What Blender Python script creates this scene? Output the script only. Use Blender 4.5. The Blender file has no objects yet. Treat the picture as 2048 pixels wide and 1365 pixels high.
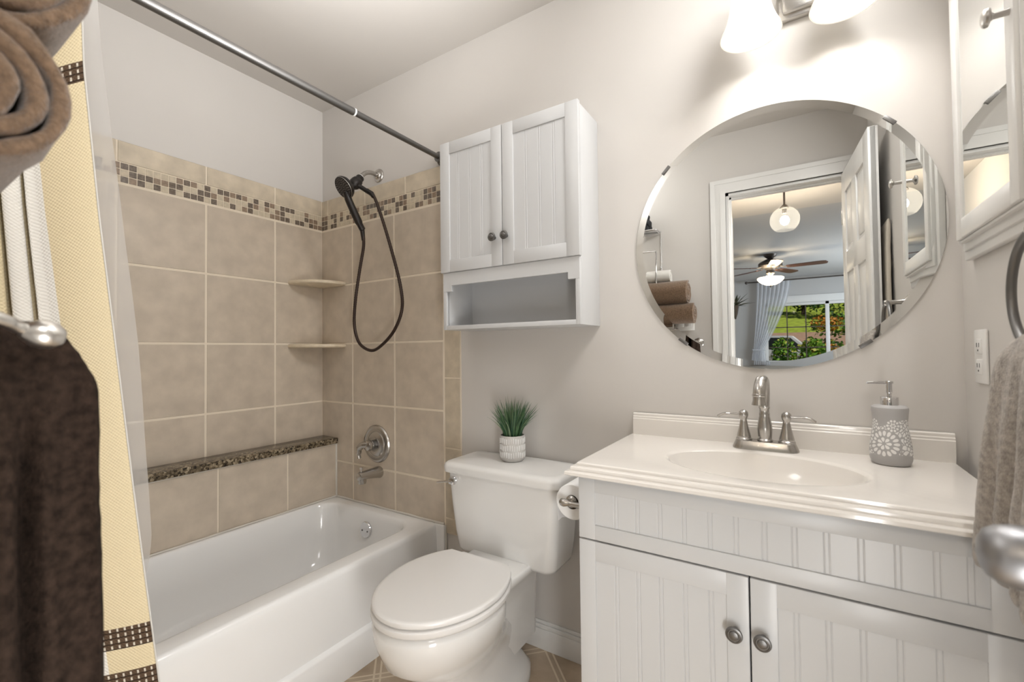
import bpy, bmesh, math, random
from mathutils import Vector, Matrix, noise
PI = math.pi
rnd = random.Random(7)
sc = bpy.context.scene
COL = sc.collection

# ------------------------------------------------------------------ camera
cam_d = bpy.data.cameras.new('camera'); cam = bpy.data.objects.new('camera', cam_d); COL.objects.link(cam)
CR = Vector((0.84235, 0.53879, -0.01134)); CW = Vector((-0.53879, 0.84217, 0.02094))
CW.normalize(); CR = (CR - CW * CR.dot(CW)).normalized(); CU = CR.cross(CW)
M = Matrix((( CR.x, CU.x, -CW.x, 2.168), (CR.y, CU.y, -CW.y, -1.486), (CR.z, CU.z, -CW.z, 1.1154), (0, 0, 0, 1)))
cam.matrix_world = M
cam_d.sensor_width = 36.0; cam_d.lens = 15.685; cam_d.clip_start = 0.02; cam_d.clip_end = 200
cam_d.dof.use_dof = True; cam_d.dof.focus_distance = 1.9; cam_d.dof.aperture_fstop = 4.5
sc.camera = cam

# ------------------------------------------------------------------ world, sun, exposure
sc.view_settings.view_transform = 'Standard'; sc.view_settings.look = 'None'
sc.view_settings.gamma = 1.0; sc.view_settings.use_curve_mapping = False
sc.view_settings.exposure = 0.14
wd = bpy.data.worlds.new('world'); sc.world = wd; wd.use_nodes = True
wn = wd.node_tree; wn.nodes.clear()
bg = wn.nodes.new('ShaderNodeBackground'); wo = wn.nodes.new('ShaderNodeOutputWorld'); sky = wn.nodes.new('ShaderNodeTexSky')
sky.sky_type = 'HOSEK_WILKIE'; sky.sun_direction = (0.55, 0.45, 0.7); sky.turbidity = 3.0
bg.inputs['Strength'].default_value = 0.55
wn.links.new(sky.outputs[0], bg.inputs['Color']); wn.links.new(bg.outputs[0], wo.inputs['Surface'])
sun_d = bpy.data.lights.new('sun', 'SUN'); sun_d.energy = 3.2; sun_d.angle = 0.01; sun_d.color = (1, .95, .86)
sun = bpy.data.objects.new('sun', sun_d); COL.objects.link(sun); sun.location = (10, 10, 14)
sun.rotation_euler = Vector((0.55, 0.45, 0.75)).to_track_quat('Z', 'Y').to_euler()
def area(name, loc, aim, sx, sy, watts, col, spread=180):
    d = bpy.data.lights.new(name, 'AREA'); d.shape = 'RECTANGLE'; d.size = sx; d.size_y = sy; d.energy = watts; d.color = col; d.spread = math.radians(spread)
    o = bpy.data.objects.new(name, d); COL.objects.link(o); o.location = loc; o.rotation_euler = (-Vector(aim)).to_track_quat('Z', 'Y').to_euler()
# added fill: area lamps that brighten the bathroom, with no fixture behind them
area('ceiling_fill', (1.45, -.80, 1.80), (-.70, .10, 1), .40, .40, 6.2, (1, .995, .99), 110)
area('corner_fill', (2.34, -.50, 2.33), (-1, -.05, -.60), .30, .40, 11.5, (1, .992, .98))
area('door_wall_fill', (2.36, -1.40, 1.75), (-1, .10, -.30), .20, .40, 2.0, (1, .985, .97), 120)
area('door_fill', (2.355, -1.40, .50), (-1, .22, .08), .20, .60, 9.0, (1, .992, .98))
area('left_fill', (1.15, -1.40, 2.25), (1, .22, -.50), .40, .30, 3.0, (1, .992, .98))
area('bedroom_fill', (4.35, -6.2, 1.5), (-1, 0, .1), 1.6, 1.3, 100.0, (.80, .90, 1))       # added bluish fill for the bedroom; no second window is built
VANITY_BULB = 122.0     # emission of the two vanity bulbs
PENDANT_BULB = 340.0   # hall pendant
FAN_BOWL = 12.0         # bedroom fan light

# ------------------------------------------------------------------ materials
def nt(name):
    m = bpy.data.materials.new(name); m.use_nodes = True
    return m, m.node_tree.nodes, m.node_tree.links, m.node_tree.nodes['Principled BSDF']
def mat(name, col, rough=.5, metal=0, spec=.5, nscale=0, namt=0, bump=0, bscale=200, coat=0, sheen=0, emit=None, estr=0, aniso=0):
    m, N, L, b = nt(name)
    b.inputs['Base Color'].default_value = (*col, 1); b.inputs['Roughness'].default_value = rough
    b.inputs['Metallic'].default_value = metal; b.inputs['Specular IOR Level'].default_value = spec
    b.inputs['Coat Weight'].default_value = coat
    if sheen: b.inputs['Sheen Weight'].default_value = sheen; b.inputs['Sheen Roughness'].default_value = .5
    if emit: b.inputs['Emission Color'].default_value = (*emit, 1); b.inputs['Emission Strength'].default_value = estr
    tc = N.new('ShaderNodeTexCoord')
    if namt:
        n = N.new('ShaderNodeTexNoise'); n.inputs['Scale'].default_value = nscale; n.inputs['Detail'].default_value = 5
        L.new(tc.outputs['Object'], n.inputs['Vector'])
        r = N.new('ShaderNodeMapRange'); r.inputs['From Min'].default_value = .3; r.inputs['From Max'].default_value = .7
        r.inputs['To Min'].default_value = 1 - namt; r.inputs['To Max'].default_value = 1 + namt
        L.new(n.outputs['Fac'], r.inputs['Value'])
        mx = N.new('ShaderNodeMix'); mx.data_type = 'RGBA'; mx.blend_type = 'MULTIPLY'; mx.inputs[0].default_value = 1
        mx.inputs[6].default_value = (*col, 1); L.new(r.outputs[0], mx.inputs[7]); L.new(mx.outputs[2], b.inputs['Base Color'])
    if bump:
        n2 = N.new('ShaderNodeTexNoise'); n2.inputs['Scale'].default_value = bscale; n2.inputs['Detail'].default_value = 4
        L.new(tc.outputs['Object'], n2.inputs['Vector'])
        bp = N.new('ShaderNodeBump'); bp.inputs['Strength'].default_value = bump; bp.inputs['Distance'].default_value = .002
        L.new(n2.outputs['Fac'], bp.inputs['Height']); L.new(bp.outputs[0], b.inputs['Normal'])
    return m
PAINT = (.62, .592, .56)
m_wall = mat('wall paint', PAINT, .55, bump=.06, bscale=260, namt=.015, nscale=3)
m_ceil = mat('ceiling paint', (.60, .57, .535), .8, bump=.05, bscale=200)
m_hall = mat('hall paint', (.60, .555, .50), .7)
m_bed = mat('daylight grey bedroom paint', (.50, .49, .48), .8)  # greyer than the hall: cool daylight tint put into the colour
m_trim = mat('white trim paint', (.76, .75, .73), .3, bump=.03, bscale=60)
m_white = mat('white cabinet paint', (.62, .625, .63), .33, bump=.03, bscale=120)
m_porc = mat('white porcelain', (.78, .77, .75), .08, spec=.6, coat=.3)
m_seat = mat('white toilet seat plastic', (.78, .765, .745), .25)
m_tub = mat('white tub enamel', (.88, .878, .87), .12, spec=.55)
m_marble = mat('cultured marble', (.80, .765, .72), .12, spec=.55, coat=.2)
m_nickel = mat('brushed nickel', (.50, .48, .455), .27, 1, bump=.05, bscale=300)
m_chrome = mat('chrome', (.72, .72, .73), .06, 1)
m_dnick = mat('dark satin nickel', (.20, .195, .19), .42, 1)
m_knob = mat('satin nickel knob', (.34, .34, .35), .42, 1)
m_satin = mat('satin nickel arm', (.75, .73, .70), .3, 1)
m_bronze = mat('oil rubbed bronze', (.022, .018, .016), .38, .3)
m_nozzle = mat('grey spray nozzles', (.16, .14, .13), .5)
m_hose = mat('dark bronze hose', (.040, .024, .018), .35, .4)
m_grout = mat('sand grout', (.80, .71, .58), .9, bump=.2, bscale=300)
m_tile = mat('beige ceramic tile', (.565, .485, .39), .42, namt=.10, nscale=14, bump=.08, bscale=90)
m_btile = mat('light border tile', (.57, .49, .375), .45, namt=.14, nscale=18, bump=.05, bscale=90)
m_mdark = mat('dark glass mosaic', (.165, .13, .10), .18, namt=.35, nscale=120)
m_mmid = mat('brown stone mosaic', (.27, .195, .135), .4, namt=.2, nscale=120)
m_mlite = mat('cream stone mosaic', (.58, .50, .375), .5, namt=.12, nscale=60)
m_shelf = mat('cream ceramic shelf', (.70, .60, .45), .35, namt=.12, nscale=30)
m_caulk = mat('white caulk', (.68, .64, .58), .6, bump=.4, bscale=80)
m_mirror = mat('mirror glass', (.90, .91, .90), .005, 1)
m_black = mat('black rubber', (.01, .01, .01), .6)
m_plate = mat('white switch plastic', (.80, .79, .77), .3)
m_paper = mat('toilet paper', (.86, .855, .85), .9, bump=.15, bscale=200)
m_card = mat('cardboard core', (.30, .22, .14), .9)
m_pot = mat('grey cement pot', (.52, .50, .475), .8, bump=.2, bscale=200)
m_potw = mat('whitewashed ridges', (.74, .73, .71), .8)
m_soil = mat('dark soil', (.03, .022, .015), .95)
m_grass = [mat('green blade', (.075, .155, .065), .45), mat('deep green blade', (.04, .105, .055), .45), mat('pale blade', (.20, .27, .15), .5)]
m_brown = mat('brown terry', (.165, .106, .066), .95, spec=.1, namt=.30, nscale=160, bump=1.0, bscale=420, sheen=.35)
m_dbrown = mat('dark brown terry', (.028, .018, .013), .95, spec=.1, namt=.45, nscale=110, bump=1.0, bscale=420)
m_grey = mat('grey terry', (.36, .325, .29), .95, spec=.1, namt=.30, nscale=130, bump=1.0, bscale=420, sheen=.3)
m_wtowel = mat('white terry', (.72, .70, .66), .95, bump=.6, bscale=420)
m_robe = mat('beige cloth', (.50, .45, .38), .9, bump=.3, bscale=200)
m_wood = mat('dark walnut blade', (.085, .032, .022), .35)
m_bpew = mat('pewter fan metal', (.10, .085, .075), .4, .6)
m_dgreen = mat('dusty green leaf', (.05, .065, .04), .6)
m_cone = mat('dark grey vase', (.10, .09, .08), .6)
m_dk = mat('dark pine sprig', (.022, .022, .024), .8)
m_carpet = mat('beige carpet', (.42, .37, .31), .95, bump=.6, bscale=300)
m_car = mat('silver car paint', (.6, .62, .65), .3, .3); m_carglass = mat('dark car window', (.02, .025, .03), .08)
m_lawn = mat('lawn', (.33, .42, .045), .9, namt=.3, nscale=3)
m_mulch = mat('tan drive', (.42, .27, .19), .9, namt=.2, nscale=4)
m_trunk = mat('bark', (.09, .06, .04), .9, bump=.5, bscale=20)
m_leaf = [mat('bright leaf', (.16, .32, .03), .5), mat('mid leaf', (.06, .17, .025), .5), mat('dark leaf', (.02, .065, .02), .6),
          mat('orange leaf', (.62, .24, .03), .6), mat('yellow green leaf', (.38, .40, .06), .6)]

def mat_thin(name, col, alpha, rough=.5, transl=.5):
    """thin sheet that lets part of what is behind it through"""
    m = bpy.data.materials.new(name); m.use_nodes = True; N, L = m.node_tree.nodes, m.node_tree.links; N.clear()
    o = N.new('ShaderNodeOutputMaterial'); mx = N.new('ShaderNodeMixShader'); mx2 = N.new('ShaderNodeMixShader')
    t = N.new('ShaderNodeBsdfTransparent'); d = N.new('ShaderNodeBsdfDiffuse'); tr = N.new('ShaderNodeBsdfTranslucent')
    d.inputs[0].default_value = (*col, 1); tr.inputs[0].default_value = (*col, 1)
    mx2.inputs[0].default_value = transl; L.new(d.outputs[0], mx2.inputs[1]); L.new(tr.outputs[0], mx2.inputs[2])
    mx.inputs[0].default_value = alpha; L.new(t.outputs[0], mx.inputs[1]); L.new(mx2.outputs[0], mx.inputs[2]); L.new(mx.outputs[0], o.inputs['Surface'])
    return m
m_liner = mat_thin('frosted vinyl liner', (.92, .91, .90), .50)
m_sheer = mat_thin('sheer white voile', (.86, .87, .90), .72)
def mat_shade(name, col, emit, estr, transl=.45):
    m = bpy.data.materials.new(name); m.use_nodes = True; N, L = m.node_tree.nodes, m.node_tree.links; N.clear()
    o = N.new('ShaderNodeOutputMaterial'); mx = N.new('ShaderNodeMixShader'); ad = N.new('ShaderNodeAddShader')
    d = N.new('ShaderNodeBsdfPrincipled'); tr = N.new('ShaderNodeBsdfTranslucent'); e = N.new('ShaderNodeEmission')
    d.inputs['Base Color'].default_value = (*col, 1); d.inputs['Roughness'].default_value = .25
    tr.inputs[0].default_value = (*col, 1)
    e.inputs[0].default_value = (*emit, 1); e.inputs[1].default_value = estr
    mx.inputs[0].default_value = transl; L.new(d.outputs[0], mx.inputs[1]); L.new(tr.outputs[0], mx.inputs[2])
    L.new(mx.outputs[0], ad.inputs[0]); L.new(e.outputs[0], ad.inputs[1]); L.new(ad.outputs[0], o.inputs['Surface'])
    return m
m_shade = mat_shade('frosted white glass shade', (.85, .83, .78), (1, .95, .86), .30, .16)
m_bowl = mat_shade('lit frosted bowl', (.85, .80, .70), (1, .86, .64), FAN_BOWL * .25)
def mat_emit(name, col, s):
    m = bpy.data.materials.new(name); m.use_nodes = True; N, L = m.node_tree.nodes, m.node_tree.links; N.clear()
    o = N.new('ShaderNodeOutputMaterial'); e = N.new('ShaderNodeEmission'); e.inputs[0].default_value = (*col, 1); e.inputs[1].default_value = s
    L.new(e.outputs[0], o.inputs['Surface']); return m
m_bulb = mat_emit('vanity bulb', (1, .97, .935), VANITY_BULB)
m_pbulb = mat_emit('pendant bulb', (1, .88, .72), PENDANT_BULB)
m_fbulb = mat_emit('fan bulb', (1, .84, .62), FAN_BOWL * 10)
def mat_glass(name, tint=(.97, .97, .97), fac=.12):
    m = bpy.data.materials.new(name); m.use_nodes = True; N, L = m.node_tree.nodes, m.node_tree.links; N.clear()
    o = N.new('ShaderNodeOutputMaterial'); mx = N.new('ShaderNodeMixShader'); t = N.new('ShaderNodeBsdfTransparent'); g = N.new('ShaderNodeBsdfGlossy')
    lw = N.new('ShaderNodeLayerWeight'); lw.inputs[0].default_value = fac
    t.inputs[0].default_value = (*tint, 1); g.inputs['Roughness'].default_value = .03
    L.new(lw.outputs['Fresnel'], mx.inputs[0]); L.new(t.outputs[0], mx.inputs[1]); L.new(g.outputs[0], mx.inputs[2]); L.new(mx.outputs[0], o.inputs['Surface'])
    return m
m_glass = mat_glass('clear glass'); m_globe = mat_thin('hazy glass globe', (.85, .85, .83), .025); m_pane = mat_glass('window pane', (.98, .98, .98), .06)

def mat_granite():
    m, N, L, b = nt('speckled granite'); tc = N.new('ShaderNodeTexCoord')
    v = N.new('ShaderNodeTexVoronoi'); v.inputs['Scale'].default_value = 130; L.new(tc.outputs['Object'], v.inputs['Vector'])
    n = N.new('ShaderNodeTexNoise'); n.inputs['Scale'].default_value = 60; n.inputs['Detail'].default_value = 6; L.new(tc.outputs['Object'], n.inputs['Vector'])
    mx = N.new('ShaderNodeMix'); mx.data_type = 'FLOAT'; mx.inputs[0].default_value = .5; L.new(v.outputs['Color'], mx.inputs[2]); L.new(n.outputs['Fac'], mx.inputs[3])
    r = N.new('ShaderNodeValToRGB'); L.new(mx.outputs[0], r.inputs[0])
    e = r.color_ramp.elements; e[0].position = .30; e[0].color = (.018, .014, .010, 1); e[1].position = .72; e[1].color = (.40, .33, .23, 1)
    x = r.color_ramp.elements.new(.45); x.color = (.10, .075, .045, 1); x = r.color_ramp.elements.new(.58); x.color = (.21, .165, .105, 1)
    L.new(r.outputs[0], b.inputs['Base Color']); b.inputs['Roughness'].default_value = .18
    return m
m_granite = mat_granite()

def math_node(N, L, op, a, b=None, c=None):
    n = N.new('ShaderNodeMath'); n.operation = op
    for i, v in enumerate((a, b, c)):
        if v is None: continue
        if isinstance(v, (int, float)): n.inputs[i].default_value = v
        else: L.new(v, n.inputs[i])
    return n.outputs[0]
def mat_floor():
    m, N, L, b = nt('diagonal beige vinyl tile'); tc = N.new('ShaderNodeTexCoord'); s = N.new('ShaderNodeSeparateXYZ'); L.new(tc.outputs['Object'], s.inputs[0])
    u = math_node(N, L, 'MULTIPLY', math_node(N, L, 'ADD', s.outputs[0], s.outputs[1]), .7071 / .305)
    w = math_node(N, L, 'MULTIPLY', math_node(N, L, 'SUBTRACT', s.outputs[0], s.outputs[1]), .7071 / .305)
    g = []
    for q in (u, w):
        f = math_node(N, L, 'FRACT', math_node(N, L, 'ADD', q, 20.35))
        d = math_node(N, L, 'ABSOLUTE', math_node(N, L, 'SUBTRACT', f, .5))
        g.append(math_node(N, L, 'LESS_THAN', math_node(N, L, 'ABSOLUTE', math_node(N, L, 'SUBTRACT', d, .035)), .011))
    gm = math_node(N, L, 'MAXIMUM', g[0], g[1])
    n = N.new('ShaderNodeTexNoise'); n.inputs['Scale'].default_value = 12; n.inputs['Detail'].default_value = 6; L.new(tc.outputs['Object'], n.inputs['Vector'])
    r = N.new('ShaderNodeValToRGB'); L.new(n.outputs['Fac'], r.inputs[0]); e = r.color_ramp.elements
    e[0].position = .3; e[0].color = (.40, .305, .21, 1); e[1].position = .7; e[1].color = (.56, .45, .33, 1)
    mx = N.new('ShaderNodeMix'); mx.data_type = 'RGBA'; L.new(gm, mx.inputs[0]); L.new(r.outputs[0], mx.inputs[6]); mx.inputs[7].default_value = (.70, .60, .46, 1)
    L.new(mx.outputs[2], b.inputs['Base Color']); b.inputs['Roughness'].default_value = .35
    return m
m_floor = mat_floor()

def mat_curtain():
    """cream cloth; UV.x = cloth width in metres from the free edge, UV.y = height in metres"""
    m, N, L, b = nt('cream waffle curtain'); uv = N.new('ShaderNodeUVMap'); s = N.new('ShaderNodeSeparateXYZ'); L.new(uv.outputs[0], s.inputs[0])
    u, z = s.outputs[0], s.outputs[1]
    def band(q, a, c): return math_node(N, L, 'MULTIPLY', math_node(N, L, 'GREATER_THAN', q, a), math_node(N, L, 'LESS_THAN', q, c))
    bz = band(z, 1.672, 1.712)
    for a, c in ((.488, .535), (.386, .438)): bz = math_node(N, L, 'MAXIMUM', bz, band(z, a, c))
    # woven dashes in the brown bands
    fu = math_node(N, L, 'FRACT', math_node(N, L, 'MULTIPLY', u, 1 / .0115)); fz = math_node(N, L, 'FRACT', math_node(N, L, 'MULTIPLY', z, 1 / .0125))
    dash = math_node(N, L, 'MULTIPLY', band(fu, .62, .88), band(fz, .22, .78))
    dark = math_node(N, L, 'LESS_THAN', fz, .2)
    wh = None
    for a, c in ((.076, .106), (.146, .200), (.262, .31), (.37, .42), (.48, .53), (.59, .64)):
        q = band(u, a, c); wh = q if wh is None else math_node(N, L, 'MAXIMUM', wh, q)
    def mixc(f, c1, c2):
        x = N.new('ShaderNodeMix'); x.data_type = 'RGBA'; L.new(f, x.inputs[0])
        for i, c in ((6, c1), (7, c2)):
            if isinstance(c, tuple): x.inputs[i].default_value = (*c, 1)
            else: L.new(c, x.inputs[i])
        return x.outputs[2]
    base = mixc(wh, (.80, .68, .45), (.86, .83, .77))
    bc = mixc(dark, (.115, .075, .048), (.04, .026, .018)); bc = mixc(dash, bc, (.72, .66, .56))
    colr = mixc(bz, base, bc)
    L.new(colr, b.inputs['Base Color']); b.inputs['Roughness'].default_value = .9; b.inputs['Specular IOR Level'].default_value = .15
    wv = math_node(N, L, 'MULTIPLY', math_node(N, L, 'SINE', math_node(N, L, 'MULTIPLY', u, 2 * PI / .0058)), math_node(N, L, 'SINE', math_node(N, L, 'MULTIPLY', z, 2 * PI / .0075)))
    bp = N.new('ShaderNodeBump'); bp.inputs['Strength'].default_value = .45; bp.inputs['Distance'].default_value = .0015
    L.new(wv, bp.inputs['Height']); L.new(bp.outputs[0], b.inputs['Normal'])
    return m
m_curtain = mat_curtain()

def mat_soap():
    """grey ceramic with white rosettes cut around the belly; UV.x = angle * radius, UV.y = height (metres)"""
    m, N, L, b = nt('grey ceramic with white rosettes'); uv = N.new('ShaderNodeUVMap'); s = N.new('ShaderNodeSeparateXYZ'); L.new(uv.outputs[0], s.inputs[0])
    u, v = s.outputs[0], s.outputs[1]
    def ros(cu, cv, R, n, ph=0.):
        du = math_node(N, L, 'SUBTRACT', u, cu); dv = math_node(N, L, 'SUBTRACT', v, cv)
        r = math_node(N, L, 'DIVIDE', math_node(N, L, 'SQRT', math_node(N, L, 'ADD', math_node(N, L, 'MULTIPLY', du, du), math_node(N, L, 'MULTIPLY', dv, dv))), R)
        th = math_node(N, L, 'ARCTAN2', dv, du)
        def ring(r0, r1, k):
            f = math_node(N, L, 'ABSOLUTE', math_node(N, L, 'SUBTRACT', math_node(N, L, 'FRACT', math_node(N, L, 'ADD', math_node(N, L, 'MULTIPLY', th, k / (2 * PI)), 9.5 + ph)), .5))
            rr = math_node(N, L, 'MULTIPLY', math_node(N, L, 'ABSOLUTE', math_node(N, L, 'SUBTRACT', r, (r0 + r1) / 2)), 2 / (r1 - r0))
            e = math_node(N, L, 'ADD', math_node(N, L, 'MULTIPLY', rr, rr), math_node(N, L, 'MULTIPLY', math_node(N, L, 'MULTIPLY', f, f), 1 / (.36 * .36)))
            return math_node(N, L, 'LESS_THAN', e, 1.0)
        petals = math_node(N, L, 'MAXIMUM', ring(.56, .95, n), ring(.12, .46, max(6, n // 2 - 1)))
        return petals, math_node(N, L, 'LESS_THAN', r, 1.06)
    vo = N.new('ShaderNodeTexVoronoi'); vo.feature = 'DISTANCE_TO_EDGE'; vo.inputs['Scale'].default_value = 105
    cx = N.new('ShaderNodeCombineXYZ'); L.new(u, cx.inputs[0]); L.new(v, cx.inputs[1]); L.new(cx.outputs[0], vo.inputs['Vector'])
    lace = math_node(N, L, 'GREATER_THAN', vo.outputs['Distance'], .10)
    top = math_node(N, L, 'ADD', .098, math_node(N, L, 'MULTIPLY', math_node(N, L, 'SINE', math_node(N, L, 'MULTIPLY', u, 42)), .010))
    bot = math_node(N, L, 'ADD', .022, math_node(N, L, 'MULTIPLY', math_node(N, L, 'SINE', math_node(N, L, 'ADD', math_node(N, L, 'MULTIPLY', u, 30), 1.2)), .006))
    zone = math_node(N, L, 'MULTIPLY', math_node(N, L, 'LESS_THAN', v, top), math_node(N, L, 'GREATER_THAN', v, bot))
    w = math_node(N, L, 'MULTIPLY', lace, zone)
    for a in ((-.012, .052, .031, 16), (.040, .060, .014, 8), (.006, .094, .015, 10), (-.062, .066, .026, 14), (.082, .050, .030, 16), (-.106, .058, .020, 12), (.058, .030, .012, 8), (-.040, .095, .013, 8), (.116, .082, .018, 10)):
        p, disc = ros(*a)
        w = math_node(N, L, 'ADD', math_node(N, L, 'MULTIPLY', p, disc), math_node(N, L, 'MULTIPLY', w, math_node(N, L, 'SUBTRACT', 1.0, disc)))
    mx = N.new('ShaderNodeMix'); mx.data_type = 'RGBA'; L.new(w, mx.inputs[0]); mx.inputs[6].default_value = (.42, .41, .405, 1); mx.inputs[7].default_value = (.82, .81, .79, 1)
    L.new(mx.outputs[2], b.inputs['Base Color']); b.inputs['Roughness'].default_value = .45
    return m
m_soap = mat_soap()

# ------------------------------------------------------------------ mesh helpers
ORG = {}
def B(): return bmesh.new()
def setm(faces, mi):
    for f in faces: f.material_index = mi
def box(bm, x0, x1, y0, y1, z0, z1, bev=0, mi=0, seg=2, rot=None, piv=None):
    t = bmesh.new(); bmesh.ops.create_cube(t, size=1)
    for v in t.verts: v.co = Vector(((x0 + x1) / 2 + v.co.x * (x1 - x0), (y0 + y1) / 2 + v.co.y * (y1 - y0), (z0 + z1) / 2 + v.co.z * (z1 - z0)))
    if bev: bmesh.ops.bevel(t, geom=t.edges[:], offset=bev, segments=seg, profile=.5, affect='EDGES', clamp_overlap=True)
    if rot is not None:
        pv = Vector(piv)
        for v in t.verts: v.co = rot @ (v.co - pv) + pv
    join(bm, t, mi)
def join(bm, t, mi=None):
    vm = {}
    for v in t.verts: vm[v] = bm.verts.new(v.co)
    for f in t.faces:
        try:
            g = bm.faces.new([vm[v] for v in f.verts]); g.material_index = f.material_index if mi is None else mi; g.smooth = f.smooth
        except ValueError: pass
    t.free()
def loft(bm, rings, cap=(True, True), closed=True, mi=0, wrap=False):
    R = [[bm.verts.new(p) for p in r] for r in rings]; n = len(R[0]); fs = []
    for i in range(len(R) - (0 if wrap else 1)):
        a, b = R[i], R[(i + 1) % len(R)]
        for j in range(n if closed else n - 1):
            k = (j + 1) % n; fs.append(bm.faces.new((a[j], a[k], b[k], b[j])))
    if cap[0] and not wrap: fs.append(bm.faces.new(R[0][::-1]))
    if cap[1] and not wrap: fs.append(bm.faces.new(R[-1]))
    bmesh.ops.recalc_face_normals(bm, faces=fs); setm(fs, mi); return R
def frame_of(d):
    d = Vector(d).normalized(); a = Vector((0, 0, 1)) if abs(d.z) < .95 else Vector((1, 0, 0))
    u = a.cross(d).normalized(); return u, d.cross(u), d
def lathe(bm, prof, o=(0, 0, 0), axis=(0, 0, 1), seg=32, cap=(True, True), mi=0):
    """prof: (radius, distance along axis)"""
    u, v, d = frame_of(axis); o = Vector(o)
    loft(bm, [[o + d * h + (u * math.cos(2 * PI * k / seg) + v * math.sin(2 * PI * k / seg)) * max(r, 1e-4) for k in range(seg)] for r, h in prof], cap, mi=mi)
def smooth_path(pts, n=8):
    P = [Vector(p) for p in pts]; out = []
    for i in range(len(P) - 1):
        p0, p1, p2, p3 = P[max(i - 1, 0)], P[i], P[i + 1], P[min(i + 2, len(P) - 1)]
        for k in range(n):
            t = k / n; out.append(.5 * ((2 * p1) + (p2 - p0) * t + (2 * p0 - 5 * p1 + 4 * p2 - p3) * t * t + (3 * p1 - p0 - 3 * p2 + p3) * t ** 3))
    out.append(P[-1]); return out
def tube(bm, pts, rad, seg=12, mi=0, cap=(True, True), flat=1.0, closed=False):
    P = [Vector(p) for p in pts]; n = len(P); R = rad if isinstance(rad, (list, tuple)) else [rad] * n
    T = [((P[(i + 1) % n] - P[i - 1]) if closed else (P[min(i + 1, n - 1)] - P[max(i - 1, 0)])).normalized() for i in range(n)]
    u, v, _ = frame_of(T[0]); rings = []
    for i in range(n):
        u = (u - T[i] * u.dot(T[i])).normalized(); w = T[i].cross(u)
        rings.append([P[i] + (u * math.cos(2 * PI * k / seg) + w * math.sin(2 * PI * k / seg) * flat) * R[i] for k in range(seg)])
    loft(bm, rings, cap, mi=mi, wrap=closed)
def torus(bm, c, axis, R, r, seg=48, mi=0):
    u, v, d = frame_of(axis); c = Vector(c)
    tube(bm, [c + (u * math.cos(2 * PI * k / seg) + v * math.sin(2 * PI * k / seg)) * R for k in range(seg)], r, 12, mi, closed=True)
def sphere(bm, c, r, sx=1, sy=1, sz=1, seg=20, mi=0):
    t = bmesh.new(); bmesh.ops.create_uvsphere(t, u_segments=seg, v_segments=seg // 2 + 2, radius=r)
    for v in t.verts: v.co = Vector((v.co.x * sx, v.co.y * sy, v.co.z * sz)) + Vector(c)
    join(bm, t, mi)
def rrect(cx, cy, hx, hy, r, z, n=6):
    r = min(r, hx - 1e-4, hy - 1e-4); out = []
    for qx, qy, a0 in ((1, 1, 0), (-1, 1, 90), (-1, -1, 180), (1, -1, 270)):
        for k in range(n + 1):
            a = math.radians(a0 + 90 * k / n); out.append(Vector((cx + qx * (hx - r) + r * math.cos(a), cy + qy * (hy - r) + r * math.sin(a), z)))
    return out
def prism(bm, poly, d, bev=0, mi=0):
    """poly: list of 3-D points (planar); d: extrusion vector"""
    t = bmesh.new(); a = [t.verts.new(p) for p in poly]; b = [t.verts.new(Vector(p) + Vector(d)) for p in poly]
    n = len(a); t.faces.new(a[::-1]); t.faces.new(b)
    for i in range(n): t.faces.new((a[i], a[(i + 1) % n], b[(i + 1) % n], b[i]))
    bmesh.ops.recalc_face_normals(t, faces=t.faces[:])
    if bev: bmesh.ops.bevel(t, geom=t.edges[:], offset=bev, segments=2, profile=.5, affect='EDGES', clamp_overlap=True)
    join(bm, t, mi)
def org_of(o): return ORG.get(o.name, Vector((0, 0, 0)))
def obj(name, bm, mats, parent=None, origin=None, smooth=35, uv=None, label=None):
    """link bm (world coordinates) as one mesh object"""
    off = org_of(parent) if parent is not None else Vector(origin) if origin is not None else Vector((0, 0, 0))
    if uv:
        ul = bm.loops.layers.uv.new('UVMap')
        for f in bm.faces:
            for l in f.loops: l[ul].uv = uv(l.vert.co, f)
    for v in bm.verts: v.co -= off
    me = bpy.data.meshes.new(name); bm.to_mesh(me); bm.free()
    for m in (mats if isinstance(mats, (list, tuple)) else [mats]): me.materials.append(m)
    if smooth:
        me.polygons.foreach_set('use_smooth', [True] * len(me.polygons)); me.set_sharp_from_angle(angle=math.radians(smooth))
    o = bpy.data.objects.new(name, me); COL.objects.link(o)
    if parent is not None: o.parent = parent
    else: o.location = off
    ORG[o.name] = off
    if label: o['label'] = label
    return o
def thing(name, loc, label, cat, group=None):
    o = bpy.data.objects.new(name, None); COL.objects.link(o); o.location = loc; o.empty_display_size = .05
    ORG[o.name] = Vector(loc); o['label'] = label; o['category'] = cat
    if group: o['group'] = group
    return o
def tag(o, label, cat, group=None):
    o['label'] = label; o['category'] = cat
    if group: o['group'] = group
    return o
def struct(name, bm, mats, parent=None, origin=None, smooth=35):
    o = obj(name, bm, mats, parent, origin, smooth)
    if parent is None: o['kind'] = 'structure'
    return o
def displace(bm, amt, scale, seed=0.):
    bm.normal_update()
    for v in bm.verts:
        v.co += v.normal * noise.noise(v.co * scale + Vector((seed, seed * .7, 0))) * amt

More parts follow.
